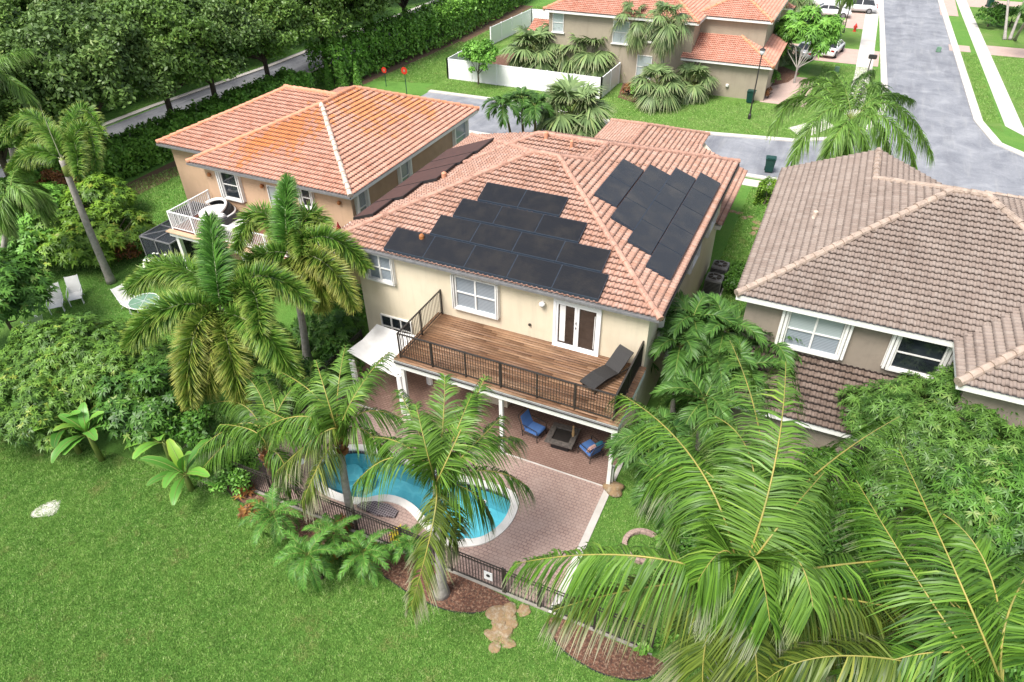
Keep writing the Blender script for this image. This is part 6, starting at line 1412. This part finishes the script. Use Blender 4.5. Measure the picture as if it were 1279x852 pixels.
b_ = at(1255, 50)
for i, (tx, ty) in enumerate([(1262, -30), (1290, -25), (1300, 0)]):
    palm(b_ + np.array([.5 * i, .2 * i, 0]), at(tx, ty, 5.5), ['leaning pale palm trunk at the top right, leftmost of three', 'leaning pale palm trunk at the top right, middle of three', 'leaning pale palm trunk at the top right, rightmost of three'][i], 'adonidia', 'lf_adonidia', 'rachis_green', tr=(.14, .11), auto=auto_crown(10, 2.0, 235 + i), seed=235 + i, lscale=1.2, group='leaning palms at the top right')
b_ = at(1042, 38); palm(b_, at(1062, -25, 6.5), 'palm with a slanting grey trunk in front of the side-on white car', 'queen', 'lf_queen', 'rachis_green', tr=(.2, .16), auto=auto_crown(12, 2.6, 239), seed=239)
# crotons and bromeliads in the mulch bed
for i, (px, py, lf, lb) in enumerate([(412, 690, 'lf_croton', 'yellow croton under the date palm at the lawn edge'), (440, 688, 'lf_croton', 'yellow croton right of its neighbour under the date palm'), (466, 690, 'lf_croton', 'yellow and red croton in the middle of the mulch bed'), (428, 655, 'lf_red', 'orange-red bromeliad at the fence'), (305, 612, 'lf_red', 'red-brown bromeliad at the left end of the mulch bed'), (500, 668, 'lf_croton', 'small croton by the white leaning trunk'), (312, 635, 'lf_red', 'red-brown bromeliad nearest the lawn at the left end of the bed')]):
    c = at(px, py, .2); rg = np.random.default_rng(240 + i); L = Leaves(); n = 26; pos = c + rg.normal(0, .12, (n, 3)) * [1, 1, .3]
    rosettes(L, pos, np.tile(UP, (n, 1)), .26, .07, 7, rg, rg.random(n)); tag(link('garden_plant', L.mesh('garden_plant', [lf], [c[0], c[1], 0]), None, (c[0], c[1], 0)), lb, 'plant', 'crotons and bromeliads in the mulch bed')
for i, (px, py) in enumerate([(806, 808), (820, 795), (838, 790)]):
    c = at(px, py, .25); rg = np.random.default_rng(250 + i); L = Leaves(); n = 110; pos = c + np.clip(rg.normal(0, .11, (n, 3)), -.22, .22) * [1, 1, .6]
    leaf_cloud(L, pos, np.tile(UP, (n, 1)), .16, .6, rg, rg.random(n)); tag(link('garden_plant', L.mesh('garden_plant', ['lf_hedge'], [c[0], c[1], 0]), None, (c[0], c[1], 0)), ['small green plant at the fence under the drooping frond, lowest', 'small green plant at the fence, middle of three under the frond', 'small green plant at the fence, highest of three under the frond'][i], 'plant', 'green plants at the right fence')
# ---- hedges: one clipped plant mass each
def hedge(line, wd, h, n, label, leaf, size, seed, top=.25, name='hedge'):
    rg = np.random.default_rng(seed); P = np.array(line, float); seg = np.linalg.norm(np.diff(P, axis=0), axis=1); u = np.concatenate([[0], np.cumsum(seg)])
    s_ = rg.uniform(0, u[-1], n); c = np.stack([np.interp(s_, u, P[:, 0]), np.interp(s_, u, P[:, 1])], 1); T = np.stack([np.interp(s_ + .3, u, P[:, 0]), np.interp(s_ + .3, u, P[:, 1])], 1) - np.stack([np.interp(s_ - .3, u, P[:, 0]), np.interp(s_ - .3, u, P[:, 1])], 1); T = unit(T)
    th = rg.uniform(-.15, math.pi + .15, n); lump = 1 + .14 * np.sin(s_ * 2.1) * np.sin(th * 3) + .10 * np.sin(s_ * 5.3 + 1) + rg.normal(0, .07, n); rr = rg.uniform(.78, 1.0, n) * lump
    ex = np.sign(np.cos(th)) * np.abs(np.cos(th)) ** .6; ez = np.sign(np.sin(th)) * np.abs(np.sin(th)) ** .5
    pos = np.stack([c[:, 0] + T[:, 1] * ex * rr * wd / 2, c[:, 1] - T[:, 0] * ex * rr * wd / 2, h * (.35 + .65 * ez * rr)], 1); low = rg.random(n) < .3; pos[low, 2] *= rg.uniform(.1, 1, low.sum())
    out = unit(np.stack([T[:, 1] * ex, -T[:, 0] * ex, ez * .8], 1)); o = empty(name, (*P[len(P) // 2], 0), label, 'hedge')
    L = Leaves(); cl = np.clip(.42 + .2 * np.sin(s_ * 3.1) * np.sin(th * 4) + rg.normal(0, .2, n), 0, 1); leaf_cloud(L, pos, out, size, .6, rg, cl); link('foliage', L.mesh('foliage', [leaf], [*P[len(P) // 2], 0]), o)
    mb = MB()
    for q in np.arange(.4, u[-1], 1.1): x, y = np.interp(q, u, P[:, 0]), np.interp(q, u, P[:, 1]); mb.tube([(x, y, 0), (x + .1, y, h * .4), (x - .1, y + .1, h * .8)], [.06, .045, .02], 5)
    mb.build('stems', 'bark', o)
hedge([(-45.4, 22), (-45.3, 32), (-44.9, 40), (-44.4, 50)], 3.0, 2.3, 26000, 'long green hedge along the near side of the avenue behind the peach house', 'lf_hedge_bright', .27, 300)
hedge([(-43.6, 52), (-43.2, 60), (-42.2, 70), (-42.4, 84), (-43.0, 96)], 3.2, 3.9, 26000, 'tall hedge behind the grass strip, right of the dark oak', 'lf_hedge_bright', .32, 301)
hedge([(-58.2, 20), (-58, 34), (-58.2, 60)], 2.2, 1.2, 7000, 'low hedge on the far side of the avenue', 'lf_hedge', .3, 302)
hedge([(-2.55, 43.2), (-2.5, 45.2)], 1.1, 1.25, 5000, 'small boxy clipped hedge beside the brown roof and the green bin', 'lf_lime', .11, 303)
for i, (px, py, lb) in enumerate([(413, 112, 'small cone-shaped cypress, leftmost of three behind the orange roof'), (431, 114, 'small cone-shaped cypress, middle of three behind the orange roof'), (449, 114, 'small cone-shaped cypress, rightmost of three behind the orange roof')]):
    b = at(px, py); rg = np.random.default_rng(310 + i); n = 1500; z = rg.uniform(0, 1, n) ** 1.3; a = rg.uniform(0, 6.28, n); rr = .45 * (1 - z) ** .8 * rg.uniform(.7, 1.05, n) + .03
    pos = b + np.stack([rr * np.cos(a), rr * np.sin(a), .15 + z * 2.5], 1); L = Leaves(); out = np.stack([np.cos(a), np.sin(a), np.full(n, 1.2)], 1); leaf_cloud(L, pos, unit(out), .16, .35, rg, rg.beta(2, 2, n), up=.2, jit=.4)
    o = empty('cypress_tree', b, lb, 'tree', 'small cypresses'); link('crown', L.mesh('crown', ['lf_hedge'], b), o); MB().tube([b, b + UP * 2.3], [.06, .01], 6).build('trunk', 'bark', o)
# ---- oaks along the avenue: four trees are built and copied with their parts
def oak(seed, leaf, n=52000):
    rg = np.random.default_rng(seed); o = bpy.data.objects.new('oak_tree', None); COL.objects.link(o); WL[o] = np.zeros(3)
    ctr = np.array([rg.normal(0, .3), rg.normal(0, .3), 5.7]); rad = np.array([4.8, 4.8, 3.5]); L = Leaves()
    pos, out, tone = crown_points(ctr, rad, 120, 1.1, n, rg, (.5, 1.0)); leaf_cloud(L, pos, out, .27, .6, rg, np.clip(rg.beta(2, 2.8, n) + tone, 0, 1), up=.45, jit=.75, droop=.2)
    link('crown', L.mesh('crown', [leaf]), o); mb = MB(); limbs(mb, (0, 0, 0), 3.4, .24, ctr, rad, rg, 11); mb.build('trunk', 'bark', o, local=True); return o
protos = [oak(400, 'lf_oak'), oak(401, 'lf_oak'), oak(402, 'lf_oak_pale'), oak(403, 'lf_oak_pale')]
OAKS = [(-47.6, 24.5, 0, 1.0, 'oak behind the tall foxtail palm, its crown cut by the left edge'), (-47.4, 31.5, 2, 1.08, 'pale leafy oak above the tall foxtail palm'), (-47.6, 38.0, 1, 1.05, 'oak with a forked trunk showing against the avenue, left of the orange roof'), (-47.4, 42.6, 3, 1.0, 'pale oak whose straight trunk stands before the avenue'),
        (-47.3, 49.0, 0, .98, 'oak whose trunk stands right behind the left corner of the orange roof'), (-46.6, 56.5, 1, 1.12, 'dense oak behind the ridge of the orange roof'), (-46.0, 63.5, 2, 1.22, 'big grey-green oak rising over the tall hedge'), (-47.4, 72.5, 0, 1.0, 'oak over the far end of the tall hedge'), (-47.5, 82, 3, 1.0, 'pale oak at the top edge above the tall hedge'), (-48.0, 92, 1, 1.0, 'oak farthest along the near side of the avenue'),
        (-59.5, 27, 1, 1.05, 'oak across the avenue at the far left'), (-60.0, 35, 0, 1.0, 'oak across the avenue behind the pale leafy oak'), (-60.0, 44, 2, 1.05, 'pale oak across the avenue, in the gap between trunks'), (-59.6, 54, 1, 1.05, 'oak across the avenue above the road opening'), (-60.2, 64, 3, 1.05, 'pale oak across the avenue at the top edge'), (-60, 75, 0, 1.1, 'oak across the avenue behind the big grey-green oak'), (-60, 87, 1, 1.1, 'oak across the avenue farthest back'),
        (-69, 30, 0, 1.15, 'oak of the second row at the left top corner'), (-70, 42, 1, 1.15, 'oak of the second row left of centre at the top'), (-70, 55, 0, 1.15, 'oak of the second row at the top edge'), (-71, 69, 1, 1.15, 'oak of the second row farthest back'), (-80, 36, 0, 1.3, 'large oak of the third row at the top left'), (-82, 52, 1, 1.3, 'large oak of the third row farther along')]
for i, (x, y, k, s_, lb) in enumerate(OAKS):
    o = protos[k] if not protos[k].get('label') else copy_tree(protos[k])
    o.location = (x, y, 0); o.rotation_euler = (0, 0, i * 1.7); o.scale = (s_, s_, s_); tag(o, lb, 'tree', 'oaks along the avenue')
# ---- near lawn: real blades of grass
def in_poly(P, poly):
    x, y = P[:, 0], P[:, 1]; ins = np.zeros(len(P), bool); n = len(poly)
    for i in range(n):
        x0, y0 = poly[i]; x1, y1 = poly[(i + 1) % n]; c = ((y0 > y) != (y1 > y)) & (x < (x1 - x0) * (y - y0) / (y1 - y0 + 1e-12) + x0); ins ^= c
    return ins
def grass(name, polys, holes, n, h, wdt, seed, label):
    rg = np.random.default_rng(seed); P = []
    for poly, share in polys:
        poly = np.array(poly); lo, hi = poly.min(0), poly.max(0); q = rg.uniform(lo, hi, (int(n * share * 2.2), 2)); q = q[in_poly(q, poly)]; P.append(q[:int(n * share)])
    P = np.concatenate(P)
    for hl in holes: P = P[~in_poly(P, np.array(hl))]
    n = len(P); cl = np.sin(P[:, 0] * 9.1 + 2 * np.sin(P[:, 1] * 5.3)) * np.sin(P[:, 1] * 8.3 + 2 * np.sin(P[:, 0] * 4.1)); a = rg.uniform(0, 6.283, n); ln = rg.uniform(.3, 1.0, n)
    hh = h * rg.uniform(.55, 1.3, n) * (1 + .25 * cl); s_ = np.stack([np.cos(a), np.sin(a), np.zeros(n)], 1) * wdt / 2; l_ = rg.uniform(0, 6.283, n); tip = np.stack([np.cos(l_) * hh * ln, np.sin(l_) * hh * ln, hh], 1)
    B = np.concatenate([P, np.zeros((n, 1))], 1); V = np.stack([B - s_, B + s_, B + tip], 1).reshape(-1, 3); F = np.arange(3 * n).reshape(-1, 3)
    c = np.clip(.48 + .18 * cl + rg.normal(0, .2, n), 0, 1); C = np.stack([np.repeat(c, 3), np.tile([0, 0, 1], n), np.zeros(3 * n)], 1)
    o = link(name, np_mesh(name, V, [F], ['grass_blade'], None, C)); tag(o, label, 'grass', kind='stuff')
near = [at(-30, 500)[:2], at(-40, 880)[:2], at(400, 900)[:2], at(960, 880)[:2], at(900, 800)[:2], (-1, 11.3), (-17, 11.3), at(250, 600)[:2], at(120, 560)[:2]]
yard = [at(30, 330)[:2], at(240, 300)[:2], at(260, 440)[:2], at(60, 440)[:2]]
side = [(-3.95, 11.6), (.5, 11.6), (.5, 19.5), (-3.95, 19.5)]
grass('grass', [(near, .82), (side, .08), (yard, .10)], [mulch_poly, mulch2_poly], 460000, .055, .03, 500, 'mown green lawn grass in the foreground')

far = [[(-34.2, 56.0), (-17.4, 54.8), (-8.4, 55.3), (-2, 56.4), (.2, 58.1), (2.4, 61.6), (3.1, 66), (2.9, 78.4), (-2, 78.6), (-2, 64.1), (-34.4, 59.2)], [(-41, 56), (-34.7, 57.5), (-34.7, 72), (-40, 72)], [(-39.4, 72), (-36.3, 72), (-35.8, 92), (-39.4, 92)], [(14.4, 66.2), (30, 66), (30, 88), (13.6, 88)], [(11.4, 66.2), (12.55, 66.2), (12.0, 88), (10.85, 88)], [(-3.7, 21), (-1.3, 21), (-2.1, 46), (-3.7, 46)], [(-44, 24), (-33.2, 24), (-33.2, 36), (-42, 36)]]
grass('grass', [(far[0], .30), (far[1], .14), (far[2], .12), (far[3], .2), (far[4], .04), (far[5], .08), (far[6], .11)], [[(-12.6, 63.5), (-5, 63.5), (-5, 70), (-12.6, 70)]], 230000, .085, .06, 501, 'lawn grass around the lane and between the houses')
